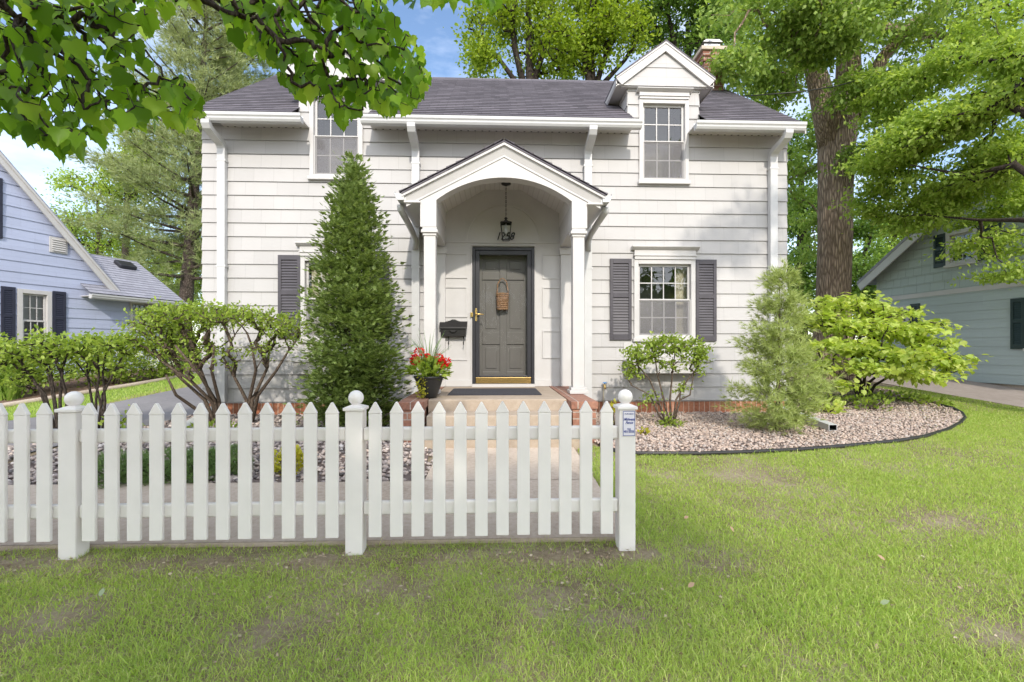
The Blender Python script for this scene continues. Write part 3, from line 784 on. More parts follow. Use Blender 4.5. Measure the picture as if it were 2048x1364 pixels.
# door: storm door in front of the panelled door
mb = MB(T0); X0, X1, Z0, Z1 = -.349, .619, FL+.04, 2.812; fw = .045
mb.box(X0, X0+fw, -.07, -.0, Z0, Z1); mb.box(X1-fw, X1, -.07, -.0, Z0, Z1); mb.box(X0+fw, X1-fw, -.07, 0, Z1-fw, Z1)
door = mb.build('storm_door', M['black'], house, .004); door['label'] = 'black framed glass storm door with brass kick plate'
mb = MB(T0); s = .062; a, b = X0+fw+.004, X1-fw-.004
mb.box(a, a+s, -.058, -.02, Z0, Z1-fw-.004); mb.box(b-s, b, -.058, -.02, Z0, Z1-fw-.004); mb.box(a+s, b-s, -.058, -.02, Z1-fw-.07, Z1-fw-.004); mb.box(a+s, b-s, -.058, -.02, Z0, Z0+.13)
mb.build('door_frame', M['black'], door, .004)
mb = MB(T0); mb.poly([(a+s, -.04, Z0+.13), (b-s, -.04, Z0+.13), (b-s, -.04, Z1-fw-.07), (a+s, -.04, Z1-fw-.07)]); mb.build('door_glass', M['doorglass'], door)
mb = MB(T0); mb.box(a+.004, b-.004, -.063, -.0585, Z0+.006, Z0+.098); mb.build('kick_plate', M['brass'], door, .002)
mb = MB(T0); mb.box(X0-.005, X1+.005, -.13, -.0, FL-.006, FL+.038); mb.build('threshold', M['trim'], door)
mb = MB(T0); hx, hz = at(951, 630, YF).x+.008, at(951, 630, YF).z
mb.box(hx-.018, hx+.018, -.066, -.0585, hz-.10, hz+.10); mb.box(hx-.016, hx-.001, -.085, -.0665, hz+.045, hz+.06)
mb.tube([(hx, -.066, hz+.005), (hx, -.11, hz+.005)], .011, 8); mb.tube([(hx-.005, -.11, hz+.005), (hx+.055, -.112, hz+.008), (hx+.125, -.10, hz+.002)], [.011, .010, .007], 8); mb.box(hx-.085, hx-.045, -.082, -.0705, hz-.035, hz+.035)
mb.build('door_handle', M['brass'], door, .002)
idr = MB(T0); yd = .115                                    # panelled inner door
idr.box(X0, X1, yd+.02, yd+.045, FL, Z1)
st = (X1-X0)
xs_ = [(X0+.0, X0+.15), (.135-.055, .135+.055), (X1-.15, X1)]
rails = [(FL, FL+.22), (1.30, 1.50), (2.33, 2.45), (2.68, Z1)]
for x0, x1 in xs_: idr.box(x0, x1, yd, yd+.0195, FL, Z1)
for z0, z1 in rails:
    idr.box(xs_[0][1], xs_[1][0], yd, yd+.0195, z0, z1); idr.box(xs_[1][1], xs_[2][0], yd, yd+.0195, z0, z1)
for (z0, z1) in ((FL+.22, 1.30), (1.50, 2.33), (2.45, 2.68)):
    for x0, x1 in ((xs_[0][1], xs_[1][0]), (xs_[1][1], xs_[2][0])):
        idr.prism([(x0+.05, z0+.05), (x1-.05, z0+.05), (x1-.05, z1-.05), (x0+.05, z1-.05)], yd+.008, yd+.0195)
idr.build('inner_door', M['doorgrey'], door, .006, 2)
mb = MB(T0); mb.box(X0-.02, X0, .0, .16, FL, Z1); mb.box(X1, X1+.02, .0, .16, FL, Z1); mb.box(X0-.02, X1+.02, .0, .16, Z1, Z1+.02); mb.build('door_jamb', M['trim'], door)

# columns, arch and roof of the porch
pax = .12; zap = 3.905; ow_, zev = 1.30, 3.225; yfp = -1.40
for x0, x1 in ((-.925, -.75), (1.005, 1.18)):
    yc = -1.24; h = (x1-x0)/2; xc = (x0+x1)/2
    mb = MB(T0); mb.box(xc-h+.012, xc+h-.012, yc-h+.012, yc+h-.012, FL+.085, 2.72); col_ = mb.build('column', M['trim'], house, .006)
    mb = MB(T0); mb.box(xc-h-.035, xc+h+.035, yc-h-.035, yc+h+.035, FL+.004, FL+.05); mb.box(xc-h-.015, xc+h+.015, yc-h-.015, yc+h+.015, FL+.0505, FL+.085); mb.build('base', M['trim'], col_, .006)
    mb = MB(T0); mb.box(xc-h+.0, xc+h-.0, yc-h+.0, yc+h-.0, 2.69, 2.725); mb.box(xc-h-.02, xc+h+.02, yc-h-.02, yc+h+.02, 2.7255, 2.765); mb.box(xc-h-.004, xc+h+.004, yc-h-.004, yc+h+.004, 2.7655, 2.80); mb.build('capital', M['trim'], col_, .006)
mb = MB(T0)                                                # arch panel
def rz(x): return zap-(zap-zev)/ow_*abs(x-pax)-.075
xo0, xo1, xi0, xi1 = -.955, 1.20, -.75, 1.0
arc = []; xm = (xi0+xi1)/2; hw = (xi1-xi0)/2; sag = .30; rad = (hw*hw+sag*sag)/(2*sag); zsp = 3.145
for k in range(25):
    a = math.asin(hw/rad)*(1-2*k/24.0); arc.append((xm+rad*math.sin(a), zsp+sag-rad+rad*math.cos(a)))
top = lambda x: rz(x)
y0_, y1_ = -1.335, -1.15
strips = [(xo1, xi1)]; 
arcL = arc[::-1]
for (xa, za_), (xb, zb_) in zip(arcL, arcL[1:]):
    pts = [(xa, za_), (xb, zb_), (xb, top(xb))]+([(pax, top(pax))] if xa < pax < xb else [])+[(xa, top(xa))]
    A = [mb.V((p[0], y0_, p[1])) for p in pts]; B = [mb.V((p[0], y1_, p[1])) for p in pts]
    mb.F(A); mb.F(B[::-1]); mb.F((A[0], B[0], B[1], A[1]))
mb.prism([(xo0, 2.80), (xi0, 2.80), (xi0, top(xi0)), (xo0, top(xo0))], y0_, y1_); mb.prism([(xi1, 2.80), (xo1, 2.80), (xo1, top(xo1)), (xi1, top(xi1))], y0_, y1_)
arch = mb.build('porch_arch', M['trim'], house)
for x0, x1 in ((xo0+.01, xi0-.01), (xi1+.01, xo1-.01)):
    mb = MB(T0); mb.box(x0, x1, y1_+.001, -.125, 2.815, 3.15); mb.build('porch_beam', M['trim'], house, .004)
mb = MB(T0)                                                # boarded vaulted ceiling
prof = [(-.76, 3.36), (-.16, 3.715), (.41, 3.715), (1.01, 3.36)]
for (xa, za_), (xb, zb_) in zip(prof, prof[1:]): mb.prism([(xa, za_), (xb, zb_), (xb, zb_+.015), (xa, za_+.015)], y1_+.002, -.036)
mb.box(-.775, -.76, y1_+.002, -.036, 3.14, 3.37); mb.box(1.01, 1.025, y1_+.002, -.036, 3.14, 3.37)
mb.build('porch_ceiling', M['bead'], house)
thp = math.atan((zap-zev)/ow_); Lp = math.hypot(ow_, zap-zev)+.03
for sgn in (-1, 1):
    Tp = Matrix.Translation((pax, YF, zap)) @ Matrix.Rotation(R(90)*sgn, 4, 'Z') @ Matrix.Translation((0, -Lp*math.cos(thp), -Lp*math.sin(thp))) @ Matrix.Rotation(thp-math.pi/2, 4, 'X')
    mb = MB(Tp); lo_, hi_ = (yfp-.02, -.02) if sgn > 0 else (.02, -yfp+.02)
    courses(mb, 0, Lp, .135, lambda z: (lo_, hi_), lip=.02, thin=.008)
    pr = mb.build('porch_roof', M['roof'], house)
    mb = MB(T0); xe = pax+sgn*ow_
    mb.prism([(pax, zap-.012), (xe, zev-.012), (xe, zev-.032), (pax, zap-.032)], yfp-.016, -.02); mb.build('roof_deck', M['roof'], pr)
    mb = MB(T0)
    mb.prism([(pax, zap-.034), (xe, zev-.034), (xe, zev-.066), (pax, zap-.068)], yfp-.008, yfp+.02)
    for (ya, da), (yb_, db) in (((yfp+.021, .060), (yfp+.026, .085)), ((yfp+.026, .085), (y0_-.012, .175)), ((y0_-.012, .175), (y0_-.012, .20)), ((y0_-.012, .20), (y0_, .20))):
        k_ = (zap-zev)/ow_
        mb.poly([(pax, ya, zap-da), (xe-sgn*.05, ya, zap-da-k_*(ow_-.05)), (xe-sgn*.05, yb_, zap-db-k_*(ow_-.05)), (pax, yb_, zap-db)])
    mb.build('rake_board', M['trim'], pr, .002)
    mb = MB(T0); xq = xo0+.004 if sgn < 0 else xo1-.004
    mb.box(min(xq, xe-sgn*.05), max(xq, xe-sgn*.05), yfp+.026, -.025, zev-.125, zev-.105); mb.box(min(xe-sgn*.05, xe-sgn*.02), max(xe-sgn*.05, xe-sgn*.02), yfp+.026, -.025, zev-.125, zev-.035); mb.build('soffit', M['soffit'], pr)
    mb = MB(T0)                                            # rake soffit over the arch panel
    mb.prism([(pax, rz(pax)+.0), (xe-sgn*.05, rz(xe-sgn*.05)), (xe-sgn*.05, rz(xe-sgn*.05)+.012), (pax, rz(pax)+.012)], yfp+.026, y0_+.0); mb.build('rake_soffit', M['trim'], pr)
    Tg = Matrix.Translation((pax+sgn*ow_, YF, 0)) @ Matrix.Rotation(R(90)*sgn, 4, 'Z')
    ga, gb = (yfp, -.03) if sgn > 0 else (.03, -yfp)
    gutter(house, Tg, ga, gb, zev-.105, .03, label=None, name='porch_gutter')
    # short slanted outlet pipe back to the wall downspout
    mb = MB(T0); xg = xe+sgn*.05; xw = at(833, 400, YF).x if sgn < 0 else at(1174, 400, YF).x
    pa = Vector((xg, -1.22, zev-.11)); pb = Vector((xw+sgn*.02, -.20, 2.99)); pc = Vector((xw, -.11, 2.90)); pd = Vector((xw, -.10, 2.76))
    mb.tube([pa, pa+Vector((0, .02, -.06)), pa.lerp(pb, .5)+Vector((0, 0, -.02)), pb, pc, pd], .045, 8); mb.build('outlet_pipe', M['metalwhite'], house)
# stoop: slab, steps and brick cheek walls
def sx(px, py, Y): return at(px, py, Y).x
mb = MB(T0); mb.box(-.78, .85, -1.88, -.005, .2, FL-.004); slab = mb.build('stoop', M['concretestep'], house, .012)
m2 = MB(T0); m2.box(-.74, .84, -2.28, -1.881, .1, FL-.135); m2.build('step', M['concretestep'], house, .012)
m2 = MB(T0); m2.box(-.74, .98, -2.46, -2.281, .1, FL-.29); m2.build('step', M['concretestep'], house, .012)
for x0, x1 in ((-1.075, -.785), (.855, 1.155)):
    mb = MB(T0); mb.box(x0+.02, x1-.02, -2.16, -.03, .05, FL-.085); ck = mb.build('cheek_wall', M['brick'], house)
    mb = MB(T0); mb.box(x0, x1, -2.18, -.03, FL-.0845, FL); mb.build('coping', M['bricktop'], ck, .006)

# ------------------------------------------------------------------ picket fence
FY = 2.86
fence = thing('picket_fence', 'white vinyl picket fence with ball topped posts', 'fence', (-.849, FY+.05, 0))
posts = [-4.189, -2.519, -.849, .815]
mb = MB(); mb.box(-.051, .051, FY, FY+.102, -.25, .868); post0 = mb
proto = None
for x in posts:
    if proto is None:
        m = MB(); m.box(posts[0]-.051, posts[0]+.051, FY, FY+.102, -.25, .868); p = m.build('post', M['vinyl'], fence, .006)
        m = MB(); m.prism([(posts[0]-.062, FY-.011), (posts[0]+.062, FY-.011), (posts[0]+.062, FY+.113), (posts[0]-.062, FY+.113)], .8685, .888, 'z')
        q = [m.V((posts[0]+sx_*.054, FY+.051+sy_*.054, .8885)) for sx_, sy_ in ((-1,-1),(1,-1),(1,1),(-1,1))]; q2 = [m.V((posts[0]+sx_*.02, FY+.051+sy_*.02, .903)) for sx_, sy_ in ((-1,-1),(1,-1),(1,1),(-1,1))]
        m.F(q2)
        for k in range(4): m.F((q[k], q[(k+1) % 4], q2[(k+1) % 4], q2[k]))
        c_ = m.build('post_cap', M['vinyl'], p, .004)
        m = MB(); pr = [(.026, .895), (.026, .903), (.024, .905)]+[(.0455*math.sin(a), .9425-.0455*math.cos(a)) for a in [R(v) for v in range(38, 180, 8)]]
        m.lathe(pr, (posts[0], FY+.051, 0), 28); b_ = m.build('ball', M['vinyl'], p)
        proto = (p, c_, b_)
    else:
        p = proto[0].copy(); COL.objects.link(p); p.parent = fence; p.location.x = x-posts[0]
        for k in proto[1:]:
            d = k.copy(); COL.objects.link(d); d.parent = p
rl = None
for a, b in zip(posts, posts[1:]):
    for z0, z1 in ((.683, .765), (.233, .316)):
        m = MB(); m.box(a+.0515, b-.0515, FY+.018, FY+.056, z0, z1); m.build('rail', M['vinyl'], fence, .012, 3)
pk = None
for i, a in enumerate(posts[:-1]):
    sp = (posts[i+1]-a)/13
    for k in range(1, 13):
        x = a+sp*k
        if pk is None:
            m = MB(); h = .038; x_0 = x
            m.prism([(x-h, .107), (x+h, .107), (x+h, .852), (x-h, .852)], FY-.006, FY+.0165)
            b0 = m.build('picket', M['vinyl'], fence, .004)
            m = MB(); h = .0395; m.prism([(x-h, .8525), (x+h, .8525), (x+h, .858), (x+.004, .921), (x-.004, .921), (x-h, .858)], FY-.0075, FY+.018); t_ = m.build('picket_cap', M['vinyl'], b0, .003)
            pk = (b0, t_)
        else:
            o = pk[0].copy(); COL.objects.link(o); o.parent = fence; o.location.x = x-x_0; o.location.z = random.uniform(-.002, .002); o.rotation_euler.y = 0.0; o.location.y = random.uniform(-.001, .0012)
            d = pk[1].copy(); COL.objects.link(d); d.parent = o
def text(name, body, size, loc, mat, parent, shear=0, align='CENTER', ext=.0006, rot=(R(90), 0, 0), bold=0.0, sx=1.0):
    cu = bpy.data.curves.new(name, 'FONT'); cu.body = body; cu.size = size; cu.shear = shear; cu.align_x = align; cu.align_y = 'CENTER'; cu.extrude = ext; cu.offset = bold
    tmp = bpy.data.objects.new(name, cu); COL.objects.link(tmp)
    bpy.context.view_layer.update()
    dg = bpy.context.evaluated_depsgraph_get()
    me = bpy.data.meshes.new_from_object(tmp.evaluated_get(dg)); bpy.data.objects.remove(tmp)
    me.materials.clear(); me.materials.append(mat)
    me.transform(Matrix.Rotation(rot[2], 4, 'Z') @ Matrix.Rotation(rot[0], 4, 'X') @ Matrix.Diagonal((sx, 1, 1, 1)))
    o = link(name, me, parent); o.location = Vector(loc)-(worigin(parent) if parent else Vector())
    return o
sx0, sx1 = .784, .862; sz0, sz1 = .706, .862
sg = thing('sign', 'small blue bordered installer sign on the right fence post', 'sign', ((sx0+sx1)/2, FY-.002, sz0))
m = MB(); m.box(sx0, sx1, FY-.0045, FY-.0005, sz0, sz1); m.build('plate', M['sign'], sg, .001)
m = MB(); b = .0026; u = .0025; y0, y1 = FY-.0056, FY-.0048
m.box(sx0+u, sx1-u, y0, y1, sz0+u, sz0+u+b); m.box(sx0+u, sx1-u, y0, y1, sz1-u-b, sz1-u); m.box(sx0+u, sx0+u+b, y0, y1, sz0+u+b, sz1-u-b); m.box(sx1-u-b, sx1-u, y0, y1, sz0+u+b, sz1-u-b)
m.build('border', M['blue_text'], sg)
xc = (sx0+sx1)/2
for body, sz, z, sh, bo, sxx in (('Proudly installed by', .0085, .843, .25, .0002, .8), ('Midwest', .0235, .809, .45, .0004, .82), ('Fence', .0235, .789, .45, .0004, .82), ('651', .017, .748, 0, .0006, 1.0), ('451-2222', .0175, .734, 0, .0006, .95)):
    text('lettering', body, sz, (xc, FY-.0056, z), M['blue_text'], sg, sh, bold=bo, sx=sxx)

# ------------------------------------------------------------------ porch things
text('house_number', '1758', .165, (.155, YF-.055, 2.985), M['iron'], house, .35, ext=.006, bold=.002, sx=.86)
mx0, mx1, mz0, mz1 = at(880, 660, YF-.05).x, at(935, 660, YF-.05).x, 1.42, 1.66
bx = thing('mailbox', 'black wall mounted mailbox beside the front door', 'mailbox', ((mx0+mx1)/2, YF-.05, mz0))
m = MB(); m.prism([(YF-.037, mz0+.03), (YF-.037, mz1-.02), (YF-.09, mz1-.035), (YF-.16, mz1-.11), (YF-.15, mz0+.0), (YF-.06, mz0)], mx0+.02, mx1-.02, 'x'); m.build('box', M['iron'], bx, .008)
m = MB(); m.prism([(YF-.037, mz1-.015), (YF-.037, mz1), (YF-.095, mz1-.012), (YF-.178, mz1-.10), (YF-.178, mz1-.125), (YF-.165, mz1-.112)], mx0, mx1, 'x'); lid = m.build('lid', M['iron'], bx, .004)
m = MB(); xm_ = (mx0+mx1)/2
m.prism([(xm_-.10, mz1-.006), (xm_+.10, mz1-.006), (xm_+.05, mz1+.012), (xm_+.02, mz1+.026), (xm_-.02, mz1+.026), (xm_-.05, mz1+.012)], YF-.075, YF-.04); m.prism([(xm_-.06, mz1-.14), (xm_+.06, mz1-.14), (xm_+.02, mz1-.175), (xm_-.02, mz1-.175)], YF-.188, YF-.166); m.build('ornament', M['iron'], lid)
for dx in (.14, .37):
    m = MB(); x = mx0+dx; m.tube([(x, YF-.10, mz0+.01), (x, YF-.10, mz0-.08), (x, YF-.12, mz0-.125), (x, YF-.16, mz0-.12), (x, YF-.175, mz0-.085)], .007, 6); m.build('newspaper_hook', M['iron'], bx)
# lantern on a chain
lx, ly = at(1012, 400, 7.02).x, 7.02
lz1 = at(1012, 446, ly).z; lz0 = at(1012, 482, ly).z
lan = thing('lantern', 'black hanging porch lantern with glass sides on a chain', 'lantern', (lx, ly, lz0))
m = MB(); m.lathe([(.075, 3.70), (.07, 3.685), (.03, 3.672), (.012, 3.66)], (lx, ly, 0), 16); m.build('ceiling_canopy', M['iron'], lan)
m = MB(); z = 3.665; k = 0
while z > lz1+.08:
    a = [(lx+(math.cos(q)*.010 if k % 2 else 0), ly+(0 if k % 2 else math.cos(q)*.010), z-.018+math.sin(q)*.02) for q in [2*math.pi*i/8 for i in range(9)]]
    m.tube(a, .0032, 5, cap=False); z -= .031; k += 1
m.build('chain', M['iron'], lan)
m = MB(); t_, b_ = .088, .052
m.lathe([(.010, lz1+.085), (.03, lz1+.07), (.014, lz1+.055), (.035, lz1+.03), (.03, lz1+.02)], (lx, ly, 0), 12)
for q in range(4):
    c0, s0 = math.cos(math.pi/4+q*math.pi/2), math.sin(math.pi/4+q*math.pi/2); c1, s1 = math.cos(math.pi/4+(q+1)*math.pi/2), math.sin(math.pi/4+(q+1)*math.pi/2)
    rt, rb = t_*1.25, b_*1.3
    m.tube([(lx+c0*rt, ly+s0*rt, lz1-.005), (lx+c0*rb, ly+s0*rb, lz0+.012)], .006, 4); m.tube([(lx+c0*rb, ly+s0*rb, lz0+.012), (lx+c1*rb, ly+s1*rb, lz0+.012)], .007, 4)
    m.tube([(lx+c0*rt, ly+s0*rt, lz1-.005), (lx+c1*rt, ly+s1*rt, lz1-.005)], .009, 4)
    m.poly([(lx+c0*rt*1.08, ly+s0*rt*1.08, lz1), (lx+c1*rt*1.08, ly+s1*rt*1.08, lz1), (lx+c1*.03, ly+s1*.03, lz1+.03), (lx+c0*.03, ly+s0*.03, lz1+.03)])
m.build('lantern_frame', M['iron'], lan)
m = MB()
for q in range(4):
    c0, s0 = math.cos(math.pi/4+q*math.pi/2), math.sin(math.pi/4+q*math.pi/2); c1, s1 = math.cos(math.pi/4+(q+1)*math.pi/2), math.sin(math.pi/4+(q+1)*math.pi/2)
    m.poly([(lx+c0*rb, ly+s0*rb, lz0+.016), (lx+c1*rb, ly+s1*rb, lz0+.016), (lx+c1*rt, ly+s1*rt, lz1-.01), (lx+c0*rt, ly+s0*rt, lz1-.01)])
m.build('lantern_glass', M['doorglass'], lan)
m = MB(); m.lathe([(.012, lz1-.01), (.013, lz1-.07), (.024, lz1-.09), (.03, lz1-.125), (.018, lz1-.155), (.003, lz1-.16)], (lx, ly, 0), 12); m.build('bulb', M['blind'], lan)
# basket hanging on the inner door
bk = thing('basket', 'brown wicker door basket with tall looped handle', 'basket', (.115, YF+.04, 1.86))
m = MB(); xk, yk = at(1005, 600, YF+.05).x, YF+.045; kz0, kz1 = at(1005, 620, yk).z, at(1005, 586, yk).z
m.cs = True
for i in range(9):
    z = kz0+(kz1-kz0)*(i+.5)/9; w = .078+.012*i/8
    m.tube([(xk+w*math.cos(a)*(1+.02*random.random()), yk+.045*math.sin(a), z+random.uniform(-.003, .003)) for a in [2*math.pi*q/22 for q in range(23)]], .0165, 6, cap=False)
m.box(xk-.07, xk+.07, yk-.03, yk+.03, kz0, kz0+.02)
m.build('basket_body', M['wicker'], bk)
m = MB(); hz = at(1005, 556, yk).z
for ph in (0, 1.5):
    m.tube([(xk+.085*math.cos(a)*(1 if math.sin(a) < .1 else 1)+.006*math.sin(a*9+ph), yk+.006*math.cos(a*9+ph), kz1-.01+max(0, math.sin(a))**.8*(hz-kz1)) for a in [math.pi*q/24 for q in range(25)]], .007, 5)
m.build('handle', M['wicker'], bk)
# door mat
m = MB(); m.box(-.60, .60, 5.98, 6.86, FL-.0035, FL+.008); m.box(-.585, .585, 5.995, 6.845, FL+.0085, FL+.012)
tag(m.build('door_mat', M['mat'], None, .003), 'dark rectangular door mat on the concrete stoop', 'doormat')
# faucet
fx = at(1209, 790, YF-.08).x; fz = at(1209, 772, YF-.1).z
fc = thing('outdoor_faucet', 'brass outdoor faucet with blue handle on white siding', 'faucet', (fx, YF-.02, fz))
m = MB(); m.tube([(fx, YF, fz), (fx, YF-.09, fz), (fx, YF-.11, fz-.01), (fx, YF-.115, fz-.05)], [.014, .016, .018, .014], 8); m.lathe([(.02, -.01), (.022, .01), (.012, .03)], (fx, YF-.09, fz), 10); m.build('spout', M['brass'], fc)
m = MB(); m.lathe([(.008, .03), (.008, .045), (.032, .046), (.032, .056), (.01, .058)], (fx, YF-.09, fz), 12); m.build('handle', M['bluepaint'], fc)
m = MB(); m.tube([(fx-.005, YF-.035, fz-.02), (fx-.008, YF-.035, .33)], .011, 6); m.build('supply_pipe', M['curtain'], fc)
# loose downspout extensions lying on the gravel
def extension(name, label, a, b, w=.055):
    m = MB(); A = Vector(a); B = Vector(b); d = (B-A).normalized(); sd = d.cross(Vector((0, 0, 1))).normalized()*w; u = Vector((0, 0, .075))
    ra = [A-sd, A+sd, A+sd+u, A-sd+u]; rb = [p+(B-A) for p in ra]
    ia = [m.V(p) for p in ra]; ib = [m.V(p) for p in rb]
    for k in range(4): m.F((ia[k], ia[(k+1) % 4], ib[(k+1) % 4], ib[k]))
    cc_ = (A+B)/2
    inn = [m.V(cc_.lerp(p, 1)*1.0+(Vector((0, 0, 0)))) for p in rb]
    s2 = .86; cb = B+u/2
    i1 = [m.V(cb+(p-cb)*s2) for p in rb]; m.cm = 1; i2 = [m.V(cb+(p-cb)*s2-d*.12) for p in rb]; m.cm = 0
    for k in range(4): m.F((ib[k], ib[(k+1) % 4], i1[(k+1) % 4], i1[k]))
    m.cm = 1
    for k in range(4): m.F((i1[k], i1[(k+1) % 4], i2[(k+1) % 4], i2[k]))
    m.F(i2)
    o = m.build(name, [M['metalwhite'], M['iron']]); return tag(o, label, 'downspout')
g1 = at(1562, 826, 6.9); e1 = G(1666, 866)
extension('downspout_extension', 'white downspout extension ending on gravel by the feathery cedar', (4.2, 7.0, .33), (e1[0], e1[1], zg(e1[1])+.03))
extension('downspout_extension', 'white downspout extension behind the fence beside asphalt driveway', (-4.22, 7.25, .29), (-3.75, 5.75, .22))

# ------------------------------------------------------------------ flower pot
px_, py_ = at(858, 790, 5.72).x, 5.72
fp = thing('flower_pot', 'black pot of red geraniums and spiky grass on brick wall', 'flower pot', (px_, py_, FL))
m = MB(); m.lathe([(.088, FL+.001), (.095, FL+.01), (.135, FL+.12), (.168, FL+.225), (.172, FL+.235), (.180, FL+.236), (.180, FL+.262), (.165, FL+.262), (.160, FL+.24), (.0, FL+.235)], (px_, py_, 0), 32); m.build('pot', M['pot'], fp)
def P(px, py, Y): return np.array(at(px, py, Y))
n = 460; c_ = ell((px_, py_, FL+.33), (.25, .2, .14), n, .3); d = c_-np.array([px_, py_, FL+.2]); leafmass('geranium_leaf', c_, d+rdir(n)*.15, .075, M['shrubleaf'], fp, OVAL, 1.5)
n = 120; c_ = np.stack([rng.normal(at(843, 780, 5.58).x, .03, n), rng.uniform(5.53, 5.6, n), rng.uniform(FL+.0, FL+.26, n)], 1)

leafmass('trailing_leaf', c_, rdir(len(c_), -.8), .03, M['goldleaf'], fp, OVAL, .2)
heads = [(838, 704, .052), (832, 722, .055), (829, 716, .035), (854, 713, .03), (878, 715, .045), (884, 727, .05), (893, 723, .04), (889, 731, .03)]
m = MB()
for hx_, hy_, hr in heads:
    q = P(hx_, hy_, 5.66); m.tube([(px_, py_, FL+.2), ((px_+q[0])/2, (py_+q[1])/2-.02, q[2]-.12), tuple(q)], .004, 5)
m.build('flower_stem', M['shrubleaf'], fp)
for hx_, hy_, hr in heads:
    n = 110; c_ = ell(P(hx_, hy_, 5.66), (hr, hr, hr*.85), n, .75); leafmass('red_flower', c_, (c_-P(hx_, hy_, 5.66))+rdir(n)*.02, .024, M['red'], fp, OVAL, .5)
m = MB()
for k in range(46):
    a = random.uniform(0, 2*math.pi); L_ = random.uniform(.35, .62); le = random.uniform(.1, .55)
    b0 = Vector((px_+.03*math.cos(a), py_+.03*math.sin(a), FL+.26)); b1 = b0+Vector((math.cos(a)*le*.25, math.sin(a)*le*.25, L_*.6)); b2 = b0+Vector((math.cos(a)*le*.62, math.sin(a)*le*.62, L_*(1-.25*le)))
    m.tube([b0, b1, b2], [.0032, .0026, .0008], 4)
m.build('spike_grass', M['juniperleaf'], fp)

# ------------------------------------------------------------------ blue house on the left
# wall line in camera directions: through a point seen at x=300, running away to the right
def camw(r, d):  return Vector((d*_s+r*_c, d*_c-r*_s, 0))
wd = R(16.4)+YAW
q0 = camw(-10.0, 13.0)
Tb = frame(q0.x, q0.y, 0, R(90)-wd)
def onwall(Tm, px, py):            # local (x, z) of a survey ray on a wall plane
    inv = Tm.inverted(); o_ = inv @ Vector((0, 0, CZ)); d_ = (inv.to_3x3() @ Vector(ray(px, py))); t_ = -o_.y/d_.y
    p_ = o_+d_*t_; return p_.x, p_.z
blue = thing('blue_house', 'blue shingled neighbouring house with navy shutters and white trim', 'house', (q0.x, q0.y, .6))
xE, zE = onwall(Tb, 220, 574); xA, zA = onwall(Tb, 0, 322); xEnd, _z = onwall(Tb, 343, 640)
sl_b = (zA-zE)/(xE-xA)
apx = xA-.9; zap_b = zE+sl_b*(xE-apx)
zbase = .55
wx = [onwall(Tb, p, 600)[0] for p in (0, 29, 33, 102, 104, 130)]
wz1 = onwall(Tb, 66, 580)[1]; wz0 = wz1-1.35
wins = (wx[2], wx[3], wz0, wz1)
ew = [(onwall(Tb, 259, 620)[0], onwall(Tb, 297, 620)[0]), (onwall(Tb, 301, 620)[0], onwall(Tb, 336, 620)[0])]
ez1 = onwall(Tb, 270, 602)[1]; ez0 = ez1-.78
zeE = onwall(Tb, 165, 585)[1]
m = MB(Tb)
opn = [(wins[0]+.04, wins[1]-.04, wins[2]+.02, wins[3]-.03)]
courses(m, zbase, zap_b, .235, lambda z: (max(apx-4, 2*apx-(xE-(z-zE)/sl_b)) if z > zE else apx*2-xE, xE-(z-zE)/sl_b if z > zE else xE), openings=opn, lip=.02)
m.build('wall', M['blue'], blue)
m = MB(Tb); courses(m, zbase, zeE, .235, lambda z: (xE+.001, xEnd), openings=[(a+.03, b-.03, ez0+.02, ez1-.02) for a, b in ew], lip=.02); m.build('wall', M['blue'], blue)
m = MB(Tb); m.box(2*apx-xE, xE, .02, 8, .0, zbase-.002); m.box(xE, xEnd, .02, 5, 0, zbase-.002); m.build('foundation', M['concrete'], blue)
Te = Tb @ Matrix.Translation((xEnd, 0, 0)) @ Matrix.Rotation(R(90), 4, 'Z'); pe = .66
m = MB(Te); courses(m, zbase, zeE+pe*1.5, .235, lambda z: (0, 3.1) if z < zeE else (min(1.5, (z-zeE)/pe), max(1.6, 3.1-(z-zeE)/pe)), lip=.02); m.build('wall', M['blue'], blue)
for sgn in (-1, 1):                       # steep main roof, running back from the gable
    xe = apx+sgn*(xE+.14-apx); ze_ = zE-sl_b*.14
    m = MB(Tb); m.prism([(apx, zap_b+.10), (xe, ze_+.10), (xe, ze_+.03), (apx, zap_b+.03)], -.16, 8.2, 'y'); rf = m.build('roof', M['roofblue'], blue)
    m = MB(Tb); m.prism([(apx, zap_b+.029), (xe, ze_+.029), (xe-sgn*.09, ze_-.10), (apx, zap_b-.14)], -.15, -.115, 'y'); m.prism([(apx, zap_b+.05), (xe+sgn*.015, ze_+.03), (xe, ze_-.01), (apx, zap_b-.01)], -.175, -.1505, 'y'); m.build('rake_board', M['trim'], rf)
m = MB(Tb); m.box(2*apx-xE+.03, xE-.03, 7.9, 8, zbase, zE); m.build('wall', M['blue'], blue)
ed = math.atan(pe); eL = math.hypot(1.9, 1.9*pe)
m = MB(Tb @ Matrix.Translation((0, -.36, zeE-.02)) @ Matrix.Rotation(ed-math.pi/2, 4, 'X')); xr0 = onwall(Tb, 160, 580)[0]
courses(m, 0, eL, .14, lambda z: (max(xr0, xE-1.2 if z < .5 else xE-2), xEnd+.12), lip=.012, thin=.003)
m.build('roof', M['roofblue'], blue)
m = MB(Tb); m.prism([(-.36, zeE-.03), (1.54, zeE+pe*1.9-.03), (3.44, zeE-.03), (3.44, zeE-.06), (1.54, zeE+pe*1.9-.14), (-.3, zeE-.12)], xEnd+.10, xEnd+.125, 'x'); m.build('rake_board', M['trim'], blue)
gutter(blue, Tb, xr0-.02, xEnd+.13, zeE-.16, -.33, M['metalwhite'])
